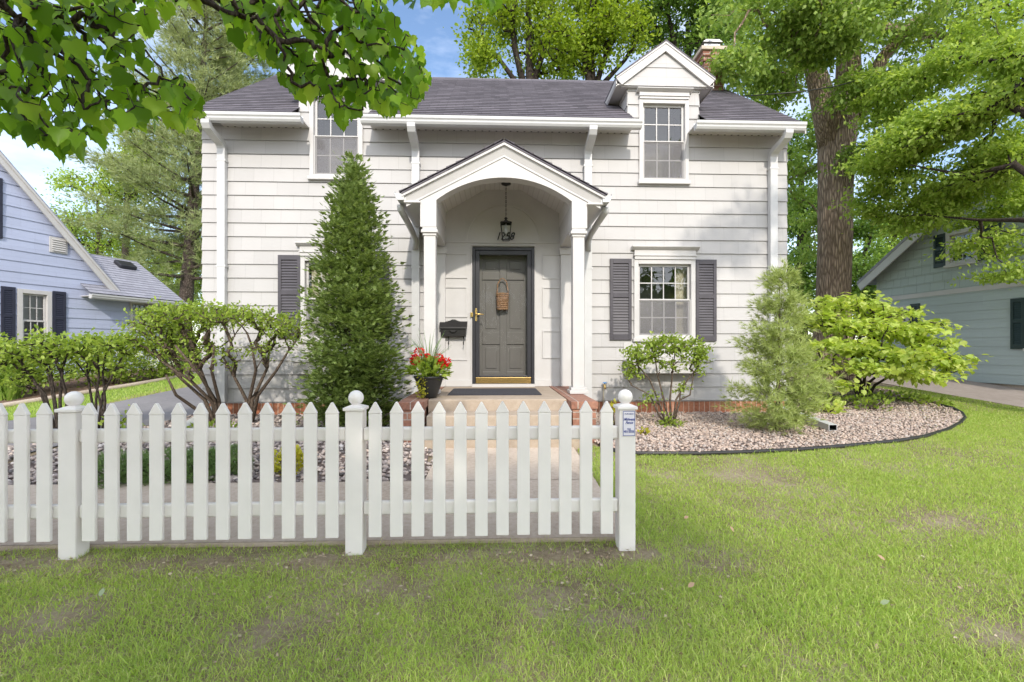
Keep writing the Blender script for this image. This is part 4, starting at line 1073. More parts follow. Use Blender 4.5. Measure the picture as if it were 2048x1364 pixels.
m = MB(Tb); m.box(xr0, xEnd+.08, -.33, .0, zeE-.10, zeE-.085); m.build('soffit', M['soffit'], blue)
vx, vz = onwall(Tb, 232, 518)
Tv = Tb @ Matrix.Translation((0, -.36, zeE-.02)) @ Matrix.Rotation(ed-math.pi/2, 4, 'X')
m = MB(Tv); m.box(vx+.75, vx+1.2, -.12, -.0, 1.62, 1.95); m.build('roof_vent', M['black'], blue, .03)
lvx, lvz = onwall(Tb, 115, 491)
m = MB(Tb); m.box(lvx-.17, lvx+.17, -.045, -.018, lvz-.18, lvz+.18)
for k in range(6): m.prism([(-.07, lvz-.14+k*.05), (-.05, lvz-.145+k*.05), (-.046, lvz-.11+k*.05), (-.05, lvz-.11+k*.05)], lvx-.13, lvx+.13, 'x')
m.build('gable_vent', M['trim'], blue)
window(blue, Tb, *wins, 3, 2, .09, blind=True, screen=False, room=.24, ext=.6, label='white framed window with half drawn blind')
for a, b in ew: window(blue, Tb, a, b, ez0, ez1, 3, 2, .05, screen=False, room=.24, ext=.6, label='small rear window under the low eave')
for a, b in ((wx[0], wx[1]), (wx[4], wx[5])): shutter(blue, Tb, a, b, wz0-.02, wz1+.02, M['shutterblue'])
m = MB(Tb); u1 = onwall(Tb, 3, 420)[0]; m.box(u1-.5, u1, -.045, -.018, onwall(Tb, 1, 477)[1], onwall(Tb, 1, 357)[1]); m.build('shutter', M['shutterblue'], blue)

# ------------------------------------------------------------------ grey green house on the right
Tg_ = frame(10.78, 10.0, 0, R(-87.2))
green = thing('green_house', 'grey green clapboard house with shake gable and dark shutters', 'house', (10.78, 10.0, .48))
gE = onwall(Tg_, 1736, 570); gU = onwall(Tg_, 1890, 432)
slg = (gU[1]-gE[1])/(gU[0]-gE[0]); gpx = gE[0]+3.9; gpz = gE[1]+slg*3.9
gb = onwall(Tg_, 1950, 764)[1]; zband = onwall(Tg_, 1920, 581)[1]
gx0 = gE[0]+.3; gx1 = 2*gpx-gE[0]-.3
lw = [onwall(Tg_, p, 640)[0] for p in (1796, 1820, 1823, 1841, 2024, 2052)]; lwz = (onwall(Tg_, 1830, 672)[1], onwall(Tg_, 1832, 609)[1]); rz_ = (onwall(Tg_, 2036, 698)[1], onwall(Tg_, 2036, 597)[1])
uw = [onwall(Tg_, p, 500)[0] for p in (1870, 1894, 1896, 1952, 1955, 1985)]; uz = (onwall(Tg_, 1910, 530)[1], onwall(Tg_, 1910, 462)[1])
lwin = (lw[0]-.75, lw[1], lwz[0], lwz[1]); rwin = (lw[5]+.02, lw[5]+1.0, rz_[0], rz_[1]); uwin = (uw[1], uw[3]+.06, uz[0], uz[1])
m = MB(Tg_); courses(m, gb, zband-.06, .2, lambda z: (gx0, gx1), lip=.014, openings=[(w_[0]+.04, w_[1]-.04, w_[2]+.02, w_[3]-.03) for w_ in (lwin, rwin)]); m.build('wall', M['green'], green)
m = MB(Tg_); courses(m, zband+.05, gpz, .22, lambda z: (max(gx0, gE[0]+(z-gE[1])/slg), min(gx1, 2*gpx-gE[0]-(z-gE[1])/slg)), lip=.022, jag=.006, openings=[(uwin[0]+.04, uwin[1]-.04, uwin[2]+.02, uwin[3]-.03)], thin=.006); m.build('gable_wall', M['greenshake'], green)
m = MB(Tg_); m.box(gx0, gx1, -.03, .02, zband-.06, zband+.05); m.build('band_board', M['trim'], green)
m = MB(Tg_); m.box(gx0, gx1, .03, 9, .0, gb-.004); m.build('foundation', M['concrete'], green)
m = MB(Tg_ @ Matrix.Translation((gx0, 9, 0)) @ Matrix.Rotation(R(-90), 4, 'Z')); courses(m, gb, gE[1]+.2, .2, lambda z: (0, 9), lip=.014); m.build('wall', M['green'], green)
m = MB(Tg_ @ Matrix.Translation((gx1, 0, 0)) @ Matrix.Rotation(R(90), 4, 'Z')); courses(m, gb, gE[1]+.2, .2, lambda z: (0, 9), lip=.014); m.build('wall', M['green'], green)
m = MB(Tg_); m.box(gx0+.05, gx1-.05, 8.9, 9, gb, gE[1]+.1); m.build('wall', M['green'], green)
for sgn in (-1, 1):
    xe = gpx+sgn*3.95; ze_ = gpz-slg*3.95
    m = MB(Tg_); m.prism([(gpx, gpz+.12), (xe, ze_+.12), (xe, ze_+.04), (gpx, gpz+.04)], -.3, 9.3, 'y'); rf = m.build('roof', M['roofblue'], green)
    m = MB(Tg_); m.prism([(gpx, gpz+.039), (xe, ze_+.039), (xe-sgn*.12, ze_-.13), (gpx, gpz-.17)], -.29, -.25, 'y'); m.build('rake_board', M['trim'], rf)
    m = MB(Tg_); m.prism([(gpx, gpz+.038), (xe, ze_+.038), (xe, ze_+.02), (gpx, gpz+.02)], -.249, .0, 'y'); m.build('soffit', M['trim'], rf)
window(green, Tg_, *lwin, 2, 2, .08, screen=False, room=.24, ext=.6, label='lower window near the back corner'); window(green, Tg_, *rwin, 2, 2, .08, screen=False, room=.24, ext=.6, label='lower window at the street end'); window(green, Tg_, *uwin, 2, 2, .09, screen=False, room=.24, ext=.6, label='gable window behind leaves')
shutter(green, Tg_, lw[2], lw[3], lwz[0]-.03, lwz[1]+.02, M['shuttergreen']); shutter(green, Tg_, lw[4], lw[5], rz_[0], rz_[1], M['shuttergreen'])
shutter(green, Tg_, uw[0], uw[1]-.01, uz[0], uz[1], M['shuttergreen']); shutter(green, Tg_, uwin[1]+.01, uwin[1]+.45, uz[0], uz[1], M['shuttergreen'])

# ------------------------------------------------------------------ things farther back
bh = (at(1597, 620, 15).x, 15.0)
hp = thing('basketball_hoop', 'basketball hoop with framed backboard far behind the cedar', 'basketball hoop', (bh[0], bh[1], zg(15)))
z0, z1 = at(1595, 636, 15).z, at(1595, 604, 15).z; xa, xb = at(1580, 620, 15).x, at(1612, 620, 15).x
m = MB(); m.box(xa, xb, 15, 15.03, z0, z1); m.build('backboard', M['blind'], hp)
m = MB(); q = .035
for a0, a1, b0, b1 in ((xa, xb, z0, z0+q), (xa, xb, z1-q, z1), (xa, xa+q, z0+q, z1-q), (xb-q, xb, z0+q, z1-q), (xa+.16, xb-.16, z0+.03+q, z0+.05+q), (xa+.16, xb-.16, z0+.23, z0+.25), (xa+.14, xa+.16, z0+q+.03, z0+.25), (xb-.16, xb-.14, z0+q+.03, z0+.25)): m.box(a0, a1, 14.985, 14.999, b0, b1)
m.build('backboard_frame', M['iron'], hp)
m = MB(); m.tube([((xa+xb)/2+.2*math.cos(a), 14.75+.2*math.sin(a), z0+.08) for a in [2*math.pi*k/16 for k in range(17)]], .012, 5, cap=False); m.build('rim', M['red'], hp)
m = MB(); m.tube([((xa+xb)/2, 15.5, zg(15)), ((xa+xb)/2, 15.5, z0-.1), ((xa+xb)/2, 15.05, z0+.15)], .05, 8); m.build('pole', M['blind'], hp)
ux, uy = at(274, 530, 26).x, 26
up = thing('utility_pole', 'weathered wooden utility pole among trees behind the blue house', 'utility pole', (ux, uy, zg(26)))
m = MB(); m.tube([(ux, uy, .5), (ux, uy, at(274, 497, 26).z)], [.17, .13], 10); m.build('pole', M['pinebark'], up)
m = MB(); m.tube([tuple(at(1440, 196, 9.9)), tuple(at(1597, 184, 9.3)), tuple(at(1670, 173, 9.4)), tuple(at(1746, 152, 9.7)), tuple(at(2150, 0, 11))], .012, 5)
tag(m.build('utility_cable', M['iron']), 'black overhead cable crossing in front of the large trunk', 'cable')

# ------------------------------------------------------------------ vegetation
def PX(px, py, Y): return np.array(at(px, py, Y))
def BL(px, py, rx, ry, Y, dy, n):
    k = FPX/Y/1.0
    return (PX(px, py, Y), (rx/k, dy, ry/k), n)
def path(pts, Y=None): return [tuple(at(p[0], p[1], p[2] if len(p) > 2 else Y)) for p in pts]

# --- the big tree beside the house
tb = (8.2, 11.1, zg(11.1)-.1)
trk = [([tb, (8.17, 11.1, .9)]+path([(1666, 600), (1670, 480), (1671, 350), (1674, 260), (1690, 190)], 11.1), [.62, .45, .36, .36, .37, .41, .31], -1),
       (path([(1668, 290, 11.1), (1652, 225, 11.0), (1636, 160, 10.9), (1616, 90, 10.8), (1598, -20, 10.6)]), [.34, .28, .23, .19, .14], -1),
       (path([(1690, 230, 11.1), (1697, 150, 11.2), (1697, 60, 11.3), (1690, -80, 11.5)]), [.34, .27, .23, .17], -1),
       (path([(1706, 230, 11.1), (1738, 165, 10.9), (1768, 112, 10.7), (1820, 50, 10.5), (1900, 0, 10.3)]), [.26, .17, .13, .10, .06], -1),
       (path([(1610, 120, 10.8), (1560, 100, 11.5), (1480, 90, 12.2)]), [.09, .07, .04], -1),
       (path([(1700, 40, 11.2), (1800, 60, 11.0), (1950, 80, 10.6), (2050, 60, 10.2)]), [.14, .1, .07, .04], -1)]
bl = [BL(1540, 25, 110, 55, 9.6, 1.3, 68), BL(1660, 25, 110, 70, 9.2, 1.0, 74), BL(1790, 20, 100, 60, 9.8, 1.2, 56), BL(1900, 20, 90, 50, 10.4, 1.2, 37), BL(1480, 120, 55, 60, 12.0, 1.0, 37),
      BL(1510, 195, 70, 50, 12.6, 1.0, 37), BL(1590, 210, 45, 60, 12.2, .8, 17), BL(1600, 340, 34, 70, 12.4, .8, 31), BL(1770, 240, 70, 50, 11.4, 1.0, 25), BL(1840, 130, 80, 60, 11.4, 1.0, 28), BL(1960, 110, 80, 50, 11.2, 1.0, 37),
      BL(1760, 310, 60, 40, 10.2, .8, 28), BL(1600, -90, 180, 60, 10.4, 2.0, 37), BL(1800, -90, 180, 60, 10.8, 2, 37), BL(1606, 470, 30, 60, 12.8, .7, 25), BL(1720, 185, 60, 25, 9.9, .5, 18), BL(1470, 120, 28, 34, 8.9, .25, 16), BL(1440, 60, 40, 30, 9.2, .5, 20), BL(1670, 88, 100, 32, 9.4, .6, 44), BL(1530, 150, 70, 60, 12.5, 1.0, 50), BL(1760, 130, 50, 40, 9.8, .6, 26)]
tree('large_tree', 'large grey barked tree with forked trunk right of the white house', 'tree', tb, trk, bl, 'bigleaf', .105, .36, 85, .006, .14, .25, droop=.5, out=.7, flat=.4, gap=.75, gsc=.8)

# --- light green tree whose trunk stands just outside the right edge
t2 = (8.75, 6.5, zg(6.5)-.1)
tr2 = [([t2, (8.7, 6.5, 2.0), (8.5, 6.6, 3.6), (8.2, 6.7, 5.2), (8.0, 6.6, 7.0)], [.26, .2, .17, .13, .08], -1),
       ([(8.55, 6.6, 3.3)]+path([(2030, 330, 7.4), (1930, 350, 7.9), (1820, 330, 8.3)]), [.07, .05, .03, .01], -1),
       ([(8.4, 6.65, 4.4)]+path([(2000, 200, 7.4), (1930, 190, 7.8)]), [.07, .05, .02], -1),
       ([(8.6, 6.55, 3.0)]+path([(2040, 440, 7.6), (1960, 440, 8.3), (1850, 430, 8.8)]), [.06, .04, .025, .01], -1),
       ([(8.1, 6.7, 5.4), (7.0, 5.0, 6.2), (5.6, 3.6, 6.4), (4.4, 3.0, 6.1)], [.12, .10, .08, .04], -1)]
b2 = [BL(1790, 300, 95, 32, 8.6, .7, 95), BL(1900, 250, 95, 40, 8.1, .8, 110), BL(1995, 190, 75, 70, 7.6, .8, 110), BL(2020, 110, 60, 40, 7.6, .6, 45), BL(1960, 330, 90, 40, 8.0, .7, 80), BL(1760, 200, 55, 50, 9.6, .6, 50), BL(1870, 150, 60, 35, 8.6, .6, 50), BL(1980, 60, 80, 40, 8.2, .7, 60)]
b2d = [BL(1840, 375, 110, 40, 9.0, .8, 100), BL(1960, 405, 100, 45, 9.0, .8, 100), BL(1850, 440, 90, 22, 9.2, .6, 36), BL(1770, 400, 45, 34, 9.4, .5, 30), BL(1985, 490, 80, 30, 8.8, .6, 30), BL(2010, 545, 50, 20, 8.6, .5, 12), BL(2040, 300, 40, 60, 8.0, .6, 40)]
b2s = [((4.6, 3.0, 5.95), (.8, 1.0, .35), 34), ((5.9, 3.4, 6.2), (.8, 1.0, .4), 26), ((3.6, 2.6, 5.75), (.45, .6, .25), 12), ((6.6, 1.8, 4.6), (.9, .9, .35), 16)]
r2_ = tree('overhanging_tree', 'pale green leafy tree reaching in from the right edge', 'tree', t2, tr2, b2+b2d+b2s, 'brightleaf', .08, .27, 70, .0035, .05, .3, droop=.35, out=.8, bark='darktwig', flat=.3, gap=.7, gsc=1.6)

# --- trees behind the house
def backtree(name, label, bx, Y, blobs, leaf, size=.17, rc=.5, per=45, group=None, r=.2, fan=None, top=None, twig=.012):
    b = at(bx, 600, Y); base = (b.x, Y, zg(Y)-.1); zt = top or 12
    tr = [([base, (b.x, Y, zt*.45), (b.x+.1, Y, zt*.75), (b.x, Y, zt)], [r*1.3, r, r*.7, r*.3], -1)]
    for f in (fan or []): tr.append((path(f[0], Y), f[1], -1))
    return tree(name, label, 'tree', base, tr, blobs, leaf, size*.72, rc*.9, int(per*1.5), twig, r*.6, .3, group, bark='darktwig', droop=.15, out=.6, gap=.5, gsc=.75)
GB = 'trees standing behind the house'
backtree('deciduous_tree', 'yellow green tree behind the roof ridge beside open blue sky', 1055, 15, [BL(985, 70, 50, 70, 15, 1.4, 70), BL(1060, 30, 80, 60, 15.4, 1.6, 90), BL(1110, 95, 60, 50, 14.8, 1.2, 55), BL(965, 128, 25, 25, 14.6, .8, 20), BL(1030, 125, 60, 28, 15, 1, 40), BL(1040, -60, 110, 50, 15, 2, 50)], 'backleaf', .17, .45, 34, GB, .22,
         [([(1055, 200), (1030, 100), (1020, 10)], [.12, .09, .05]), ([(1060, 190), (1090, 90), (1105, 0)], [.12, .09, .05]), ([(1050, 190), (1000, 120), (960, 90)], [.1, .06, .03])], 12.5)
backtree('deciduous_tree', 'yellow green tree behind the ridge just left of the right dormer', 1180, 15.5, [BL(1175, 50, 55, 60, 15.4, 1.4, 70), BL(1235, 80, 50, 60, 15, 1.3, 60), BL(1250, 10, 60, 50, 16, 1.4, 60), BL(1150, 115, 50, 35, 15.6, 1, 34), BL(1200, -60, 100, 50, 15, 2, 50)], 'backleaf', .17, .45, 34, GB, .2,
         [([(1180, 200), (1172, 90), (1165, 0)], [.12, .09, .05]), ([(1182, 200), (1215, 100), (1235, 10)], [.11, .08, .04]), ([(1185, 190), (1250, 120), (1290, 60)], [.1, .06, .03])], 12.5)
backtree('deciduous_tree', 'darker green tree behind the brick chimney', 1375, 16, [BL(1320, 30, 60, 50, 16, 1.4, 75), BL(1400, 35, 55, 45, 15.5, 1.3, 75), BL(1440, 110, 45, 60, 15, 1.2, 60), BL(1350, 95, 50, 40, 16, 1, 50), BL(1360, -60, 110, 50, 15, 2, 40), BL(1465, 30, 40, 50, 16, 1.2, 40)], 'darkleaf', .17, .42, 42, GB, .22,
         [([(1375, 200), (1350, 90), (1330, 0)], [.12, .09, .05]), ([(1378, 200), (1395, 100), (1410, 0)], [.12, .09, .05])], 12.5)
GL = 'trees beyond the blue house'
backtree('loose_tree', 'airy light green tree left of the pine above the blue house', 195, 24, [BL(150, 385, 30, 35, 24, 1.2, 30), BL(205, 410, 45, 55, 24, 1.5, 60), BL(145, 445, 30, 35, 24, 1.2, 25), BL(245, 460, 55, 50, 24, 1.5, 50), BL(190, 470, 45, 30, 24, 1.2, 30)], 'brightleaf', .19, .5, 30, GL, .16, None, 8.5, .012)
backtree('bright_tree', 'bright green tree top half hidden by the pine', 250, 23, [BL(255, 325, 40, 40, 23, 1.3, 50), BL(300, 290, 40, 50, 23, 1.3, 50), BL(245, 375, 40, 30, 23, 1.2, 40), BL(310, 370, 50, 50, 23, 1.3, 40)], 'shrubleaf', .19, .5, 40, GL, .16, None, 11, .012)
backtree('green_tree', 'dense green tree low behind the pine trunk', 330, 25, [BL(310, 520, 65, 45, 25, 1.6, 80), BL(370, 540, 45, 60, 25, 1.5, 70), BL(270, 560, 60, 40, 25, 1.5, 70), BL(400, 480, 40, 60, 25, 1.5, 60), BL(340, 590, 60, 40, 24, 1.5, 60), BL(400, 600, 40, 40, 24, 1.5, 40), BL(180, 500, 60, 40, 26, 1.5, 50)], 'shrubleaf', .2, .5, 42, GL, .16, None, 6, .012)
GR = 'trees beyond the right side of the house'
backtree('green_tree', 'dark green tree between the white house corner and large trunk', 1600, 18, [BL(1600, 300, 40, 70, 18, 1.4, 60), BL(1600, 430, 40, 60, 18, 1.4, 75), BL(1600, 540, 45, 50, 17.6, 1.4, 80), BL(1610, 620, 50, 40, 17, 1.4, 60), BL(1590, 700, 60, 40, 18, 1.4, 40)], 'darkleaf', .18, .45, 44, GR, .18, None, 9, .01)
backtree('bright_tree', 'sunny yellow green tree framed by trunk and grey green house', 1790, 24, [BL(1785, 470, 45, 35, 24, 1.4, 70), BL(1760, 520, 60, 35, 24, 1.4, 60), BL(1830, 450, 40, 40, 25, 1.4, 40)], 'brightleaf', .2, .5, 42, GR, .16, None, 7, .012)
backtree('green_tree', 'dense green tree right of the trunk behind the lime shrub', 1745, 15, [BL(1730, 530, 40, 50, 15.5, 1, 80), BL(1765, 590, 55, 40, 15, 1, 90), BL(1730, 640, 60, 40, 15, 1, 80), BL(1730, 440, 35, 40, 16, 1, 40)], 'darkleaf', .17, .4, 44, GR, .08, None, 3.0, .01)

# --- conifers
def conifer(name, label, cat, base, H, Rf, nb, up, tsize, tper, leaf, bark, rt, lean=(0, 0), curve=.15, tm=TUFT, start=.25, zmin=.03, twig=.02, flatten=1.0, lay=.35, nup=.5, group=None, seed=1, whorl=None):
    r = np.random.default_rng(seed); root = thing(name, label, cat, base, group); b = np.array(base, float)
    ax = lambda h: b+np.array([lean[0]*h/H, lean[1]*h/H, h])
    m = MB(); hs = np.linspace(0, H, 9); m.tube([ax(h) for h in hs], [rt*(1-.93*h/H) for h in hs], 10)
    pos = []; dd = []
    for i in range(nb):
        u = (i+r.uniform(0, 1))/nb; h = H*(zmin+(1-zmin)*u)
        if whorl: h = round(h/whorl)*whorl+r.normal()*.08
        h = min(h, H*.995)
        az = i*2.399963+r.normal()*.35; L_ = Rf(h/H)*r.uniform(.72, 1.12)
        e = up(h/H)+r.normal()*.1
        d0 = np.array([math.cos(az)*math.cos(e), math.sin(az)*math.cos(e), math.sin(e)])
        p0 = ax(h); p1 = p0+d0*L_*.5; p2 = p0+d0*L_+np.array([0, 0, curve*L_])
        m.tube([p0, p1, p2], [twig*(.4+L_*.5), twig*.6*(.4+L_*.4), twig*.2], 5, cap=False)
        k = max(2, int(tper*L_*r.uniform(.8, 1.2)))
        tt = r.uniform(start, 1.02, k)[:, None]
        q = (1-tt)**2*p0+2*tt*(1-tt)*p1+tt**2*p2
        sp = r.normal(size=(k, 3))*np.array([1, 1, flatten])*(.10+.24*L_*(1-tt*.55))*lay
        pos.append(q+sp); dd.append(d0[None]*.8+sp/np.maximum(np.linalg.norm(sp, axis=1, keepdims=True), 1e-6)*.7+np.array([0, 0, .25]))
    m.build('trunk', M[bark], root)
    pos = np.concatenate(pos); dd = np.concatenate(dd); keep = pos[:, 2] > zga(pos[:, 1])+.02
    leafmass('foliage', pos[keep], dd[keep]+rdir(keep.sum())*.35, tsize, M[leaf], root, tm, nup)
    return root
pb_ = at(363, 600, 18)
conifer('pine_tree', 'tall soft needled pine with bare lower trunk left of the house', 'tree', (pb_.x, 18, zg(18)-.1), 15.6, lambda u: 3.6*(1-u)**.55*(.55+.45*min(1, u*4))+.3, 120, lambda u: -.05+.5*u, .24, 46, 'pineleaf', 'pinebark', .27, (1.1, 0), .06, zmin=.2, twig=.035, flatten=.35, lay=.75, whorl=.62, start=.3)
sp_ = at(470, 600, 21)
conifer('pine_tree', 'pale pine rising behind the left end of the roof', 'tree', (sp_.x, 21, zg(21)-.1), 16.5, lambda u: 3.4*(1-u)**.6+.3, 100, lambda u: -.02+.5*u, .25, 40, 'pineleaf', 'pinebark', .25, (.3, 0), .06, zmin=.3, twig=.035, flatten=.35, lay=.75, whorl=.7, start=.3, seed=5)
yw = (-1.84, 6.19, zg(6.2)-.02)
def yprof(u):      # half width along the height of the conical evergreen
    return float(np.interp(u, [0, .1, .19, .37, .55, .72, .81, .9, .96, 1], [.52, .58, .60, .55, .46, .34, .25, .14, .06, .02]))
conifer('conical_evergreen', 'tall dense conical evergreen in front of the left window', 'shrub', yw, 3.56, lambda u: yprof(u), 640, lambda u: .12+.55*u*u, .07, 74, 'yewleaf', 'darktwig', .05, tm=FROND, curve=.05, start=.3, zmin=.01, twig=.007, lay=.55, nup=1.6, seed=9, flatten=.4, whorl=.13)
cd = G(1560, 868); cd = (cd[0], cd[1]+.05, zg(cd[1])-.02)
conifer('feathery_cedar', 'feathery light green cedar shrub at the right house corner', 'shrub', cd, 2.06, lambda u: float(np.interp(u, [0, .1, .25, .5, .62, .75, .9, 1], [.42, .52, .56, .42, .33, .28, .2, .04])), 120, lambda u: .1+.3*u, .085, 80, 'cedarleaf', 'twig', .03, (.03, 0), curve=.12, start=.25, zmin=.02, twig=.006, lay=.40, seed=4, flatten=.6, whorl=.16)

# --- broadleaf shrubs
def shrub(name, label, base_px, stems, blobs, leaf, size, rc, per, twig=.0035, rmax=.03, group=None, bark='twig', tmpl=OVAL, alpha=.3, cat='shrub', droop=.0, nup=1.4, Y=None, sr=.02, out=.6, flat=.7, gap=0, gsc=1):
    g = G(*base_px) if Y is None else (at(base_px[0], 700, Y).x, Y)
    base = (g[0], g[1], zg(g[1])-.02); tr = []
    for st in stems:
        pts = [tuple(at(p[0], p[1], p[2] if len(p) > 2 else g[1])) for p in st]
        pts[0] = (pts[0][0], pts[0][1], zg(pts[0][1])-.03)
        n = len(pts); tr.append((pts, [sr*(1-.6*i/(n-1)) for i in range(n)], -1))
    return tree(name, label, cat, base, tr, blobs, leaf, size, rc, per, twig, rmax, alpha, group, bark, flat, tmpl, droop, out, nup, trn=7, wob=.2, gap=gap, gsc=gsc)
Yv = 6.25
shrub('pruned_shrub', 'broad vase shaped shrub with bare twisted stems left of the house', (460, 850), [
    [(436, 860), (425, 805), (380, 760, 6.1), (322, 722, 6.0)], [(440, 860), (420, 790), (400, 735, 6.3), (372, 690, 6.4)], [(445, 860), (438, 800), (424, 745, 6.0), (428, 690, 5.9)],
    [(492, 860), (493, 800), (468, 752, 6.4), (445, 712, 6.6)], [(497, 860), (500, 795), (512, 740, 6.1), (503, 690, 6.0)], [(502, 860), (516, 790), (552, 742, 6.2), (578, 700, 6.2)], [(500, 860), (505, 800), (535, 735, 6.5), (540, 680, 6.7)],
    [(430, 860), (395, 820), (352, 790, 6.0), (332, 750, 5.9)], [(433, 860), (410, 800), (360, 755, 6.4), (310, 700, 6.5)], [(438, 860), (430, 800), (400, 750, 5.9), (350, 690, 5.8)]],
    [BL(308, 668, 42, 36, 6.2, .45, 80), BL(355, 640, 48, 30, 6.2, .55, 105), BL(410, 630, 48, 22, 6.2, .6, 90), BL(470, 634, 45, 20, 6.2, .6, 52), BL(525, 640, 45, 22, 6.2, .55, 52), BL(575, 658, 26, 26, 6.2, .4, 38), BL(370, 690, 60, 30, 6.2, .45, 55), BL(430, 720, 60, 30, 6.2, .4, 20), BL(520, 690, 50, 30, 6.2, .4, 20)], 'shrubleaf', .045, .085, 13, .0042, .03, alpha=.45, sr=.03, out=.8)
GS = 'leggy shrubs by the driveway'
shrub('leggy_shrub', 'leggy dark stemmed shrub behind the leftmost fence post', (115, 880), [[(118, 890), (108, 800), (95, 740), (70, 700)], [(120, 890), (112, 820), (100, 730), (105, 690)], [(122, 890), (120, 800), (125, 740), (140, 690)], [(116, 890), (90, 790), (50, 740), (30, 700)], [(124, 890), (135, 800), (120, 740), (150, 680)], [(119, 890), (80, 780), (40, 720), (5, 690)]],
      [BL(15, 705, 40, 26, 5.7, .4, 46), BL(70, 698, 45, 24, 5.7, .5, 50), BL(125, 695, 40, 26, 5.7, .5, 46), BL(20, 745, 40, 36, 5.7, .4, 26), BL(75, 735, 55, 24, 5.7, .4, 14)], 'shrubleaf', .05, .09, 14, .0036, .018, GS, 'darktwig', sr=.02, Y=5.7)
shrub('leggy_shrub', 'leggy dark stemmed shrub between fence post and vase shaped shrub', (200, 870), [[(190, 880), (192, 800), (198, 750), (195, 700)], [(195, 880), (205, 790), (230, 740), (250, 705)], [(188, 880), (185, 810), (175, 750), (172, 700)], [(205, 880), (210, 800), (205, 740), (215, 690)], [(230, 885), (205, 830), (195, 780), (150, 720)]],
      [BL(190, 692, 35, 20, 5.9, .4, 46), BL(240, 692, 40, 22, 5.9, .4, 46), BL(210, 722, 60, 26, 5.9, .4, 14), BL(240, 850, 20, 25, 5.8, .2, 10)], 'shrubleaf', .05, .09, 15, .0036, .016, GS, 'darktwig', sr=.018, Y=5.9)
GV = 'white flowering bushes along the blue wall'
for k, (cx_, Yb, ww, lb) in enumerate(((60, 9.2, 80, 'white flowering bush below the blue house window'), (215, 10.2, 70, 'white flowering bush below the plain blue wall'), (320, 11.0, 45, 'low flowering bush at the far end of mulch bed'))):
    z_ = [BL(cx_-ww*.4, 720, ww*.5, 30, Yb, .5, 34), BL(cx_+ww*.3, 715, ww*.5, 30, Yb, .5, 34), BL(cx_, 745, ww*.8, 24, Yb, .5, 34)]
    rt_ = shrub('flowering_bush', lb, (cx_, 760), [[(cx_-10, 775), (cx_-20, 730), (cx_-30, 700)], [(cx_, 775), (cx_+5, 740), (cx_, 700)], [(cx_+8, 775), (cx_+25, 730), (cx_+40, 700)]], z_, 'shrubleaf', .075, .17, 18, .004, .02, GV, sr=.02, Y=Yb)
    n = 16 if k < 2 else 7; pc_ = np.concatenate([ell(PX(cx_+rng.uniform(-ww*.9, ww*.9), rng.uniform(678, 705)+25*(k == 2)+6, Yb-.35), (.09, .09, .035), 26, .3) for _ in range(n)])
    leafmass('flower_cluster', pc_, rdir(len(pc_)), .045, M['whiteflower'], rt_, OVAL, 1.5)
shrub('small_shrub', 'small open branched shrub under the right window', (1340, 852), [[(1335, 860), (1320, 810), (1300, 760), (1275, 730)], [(1340, 860), (1328, 800), (1315, 750), (1310, 715)], [(1343, 860), (1340, 800), (1345, 745), (1350, 705)], [(1346, 860), (1352, 800), (1375, 760), (1395, 735)], [(1345, 860), (1360, 800), (1380, 790), (1388, 745)], [(1338, 860), (1318, 830), (1300, 790), (1262, 770)]],
      [BL(1285, 705, 34, 22, 6.3, .3, 45), BL(1335, 690, 42, 16, 6.3, .35, 60), BL(1385, 698, 30, 20, 6.3, .3, 45), BL(1268, 735, 22, 22, 6.3, .25, 24), BL(1395, 730, 16, 18, 6.3, .2, 12), BL(1345, 725, 50, 18, 6.3, .3, 16), BL(1345, 850, 26, 18, 6.2, .15, 26), BL(1300, 795, 20, 14, 6.3, .15, 6), BL(1365, 775, 14, 14, 6.3, .12, 6)], 'shrubleaf', .048, .075, 14, .0034, .02, sr=.017)
shrub('lime_shrub', 'spreading lime green maple shrub in front of the large trunk', (1715, 806), [[(1722, 812), (1722, 765), (1705, 720), (1690, 660)], [(1720, 812), (1708, 770), (1650, 735), (1630, 690)], [(1724, 812), (1738, 765), (1775, 735), (1840, 720)], [(1722, 812), (1730, 750), (1745, 690), (1755, 640)], [(1726, 812), (1750, 770), (1800, 740), (1880, 735)], [(1724, 812), (1715, 750), (1700, 700), (1720, 640)]],
      [BL(1690, 608, 70, 15, 8.5, .6, 60), BL(1765, 629, 55, 11, 8.3, .6, 50), BL(1640, 643, 45, 15, 8.5, .5, 45), BL(1725, 655, 75, 16, 8.0, .6, 75), BL(1810, 664, 55, 10, 7.9, .6, 50), BL(1680, 692, 75, 11, 7.9, .5, 70), BL(1790, 707, 75, 14, 7.7, .6, 75), BL(1868, 649, 34, 12, 8.0, .3, 16), BL(1862, 686, 40, 10, 7.8, .4, 30), BL(1885, 720, 50, 13, 7.6, .4, 40), BL(1912, 736, 22, 13, 7.5, .25, 14), BL(1760, 738, 70, 14, 7.6, .5, 50), BL(1850, 753, 50, 11, 7.5, .4, 34), BL(1660, 731, 45, 15, 7.9, .4, 26), BL(1690, 770, 30, 13, 7.6, .3, 10)], 'mapleleaf', .08, .15, 9, .004, .04, bark='darktwig', tmpl=MAPLE, sr=.03, droop=.3, nup=2.6, Y=8.1, flat=.35)
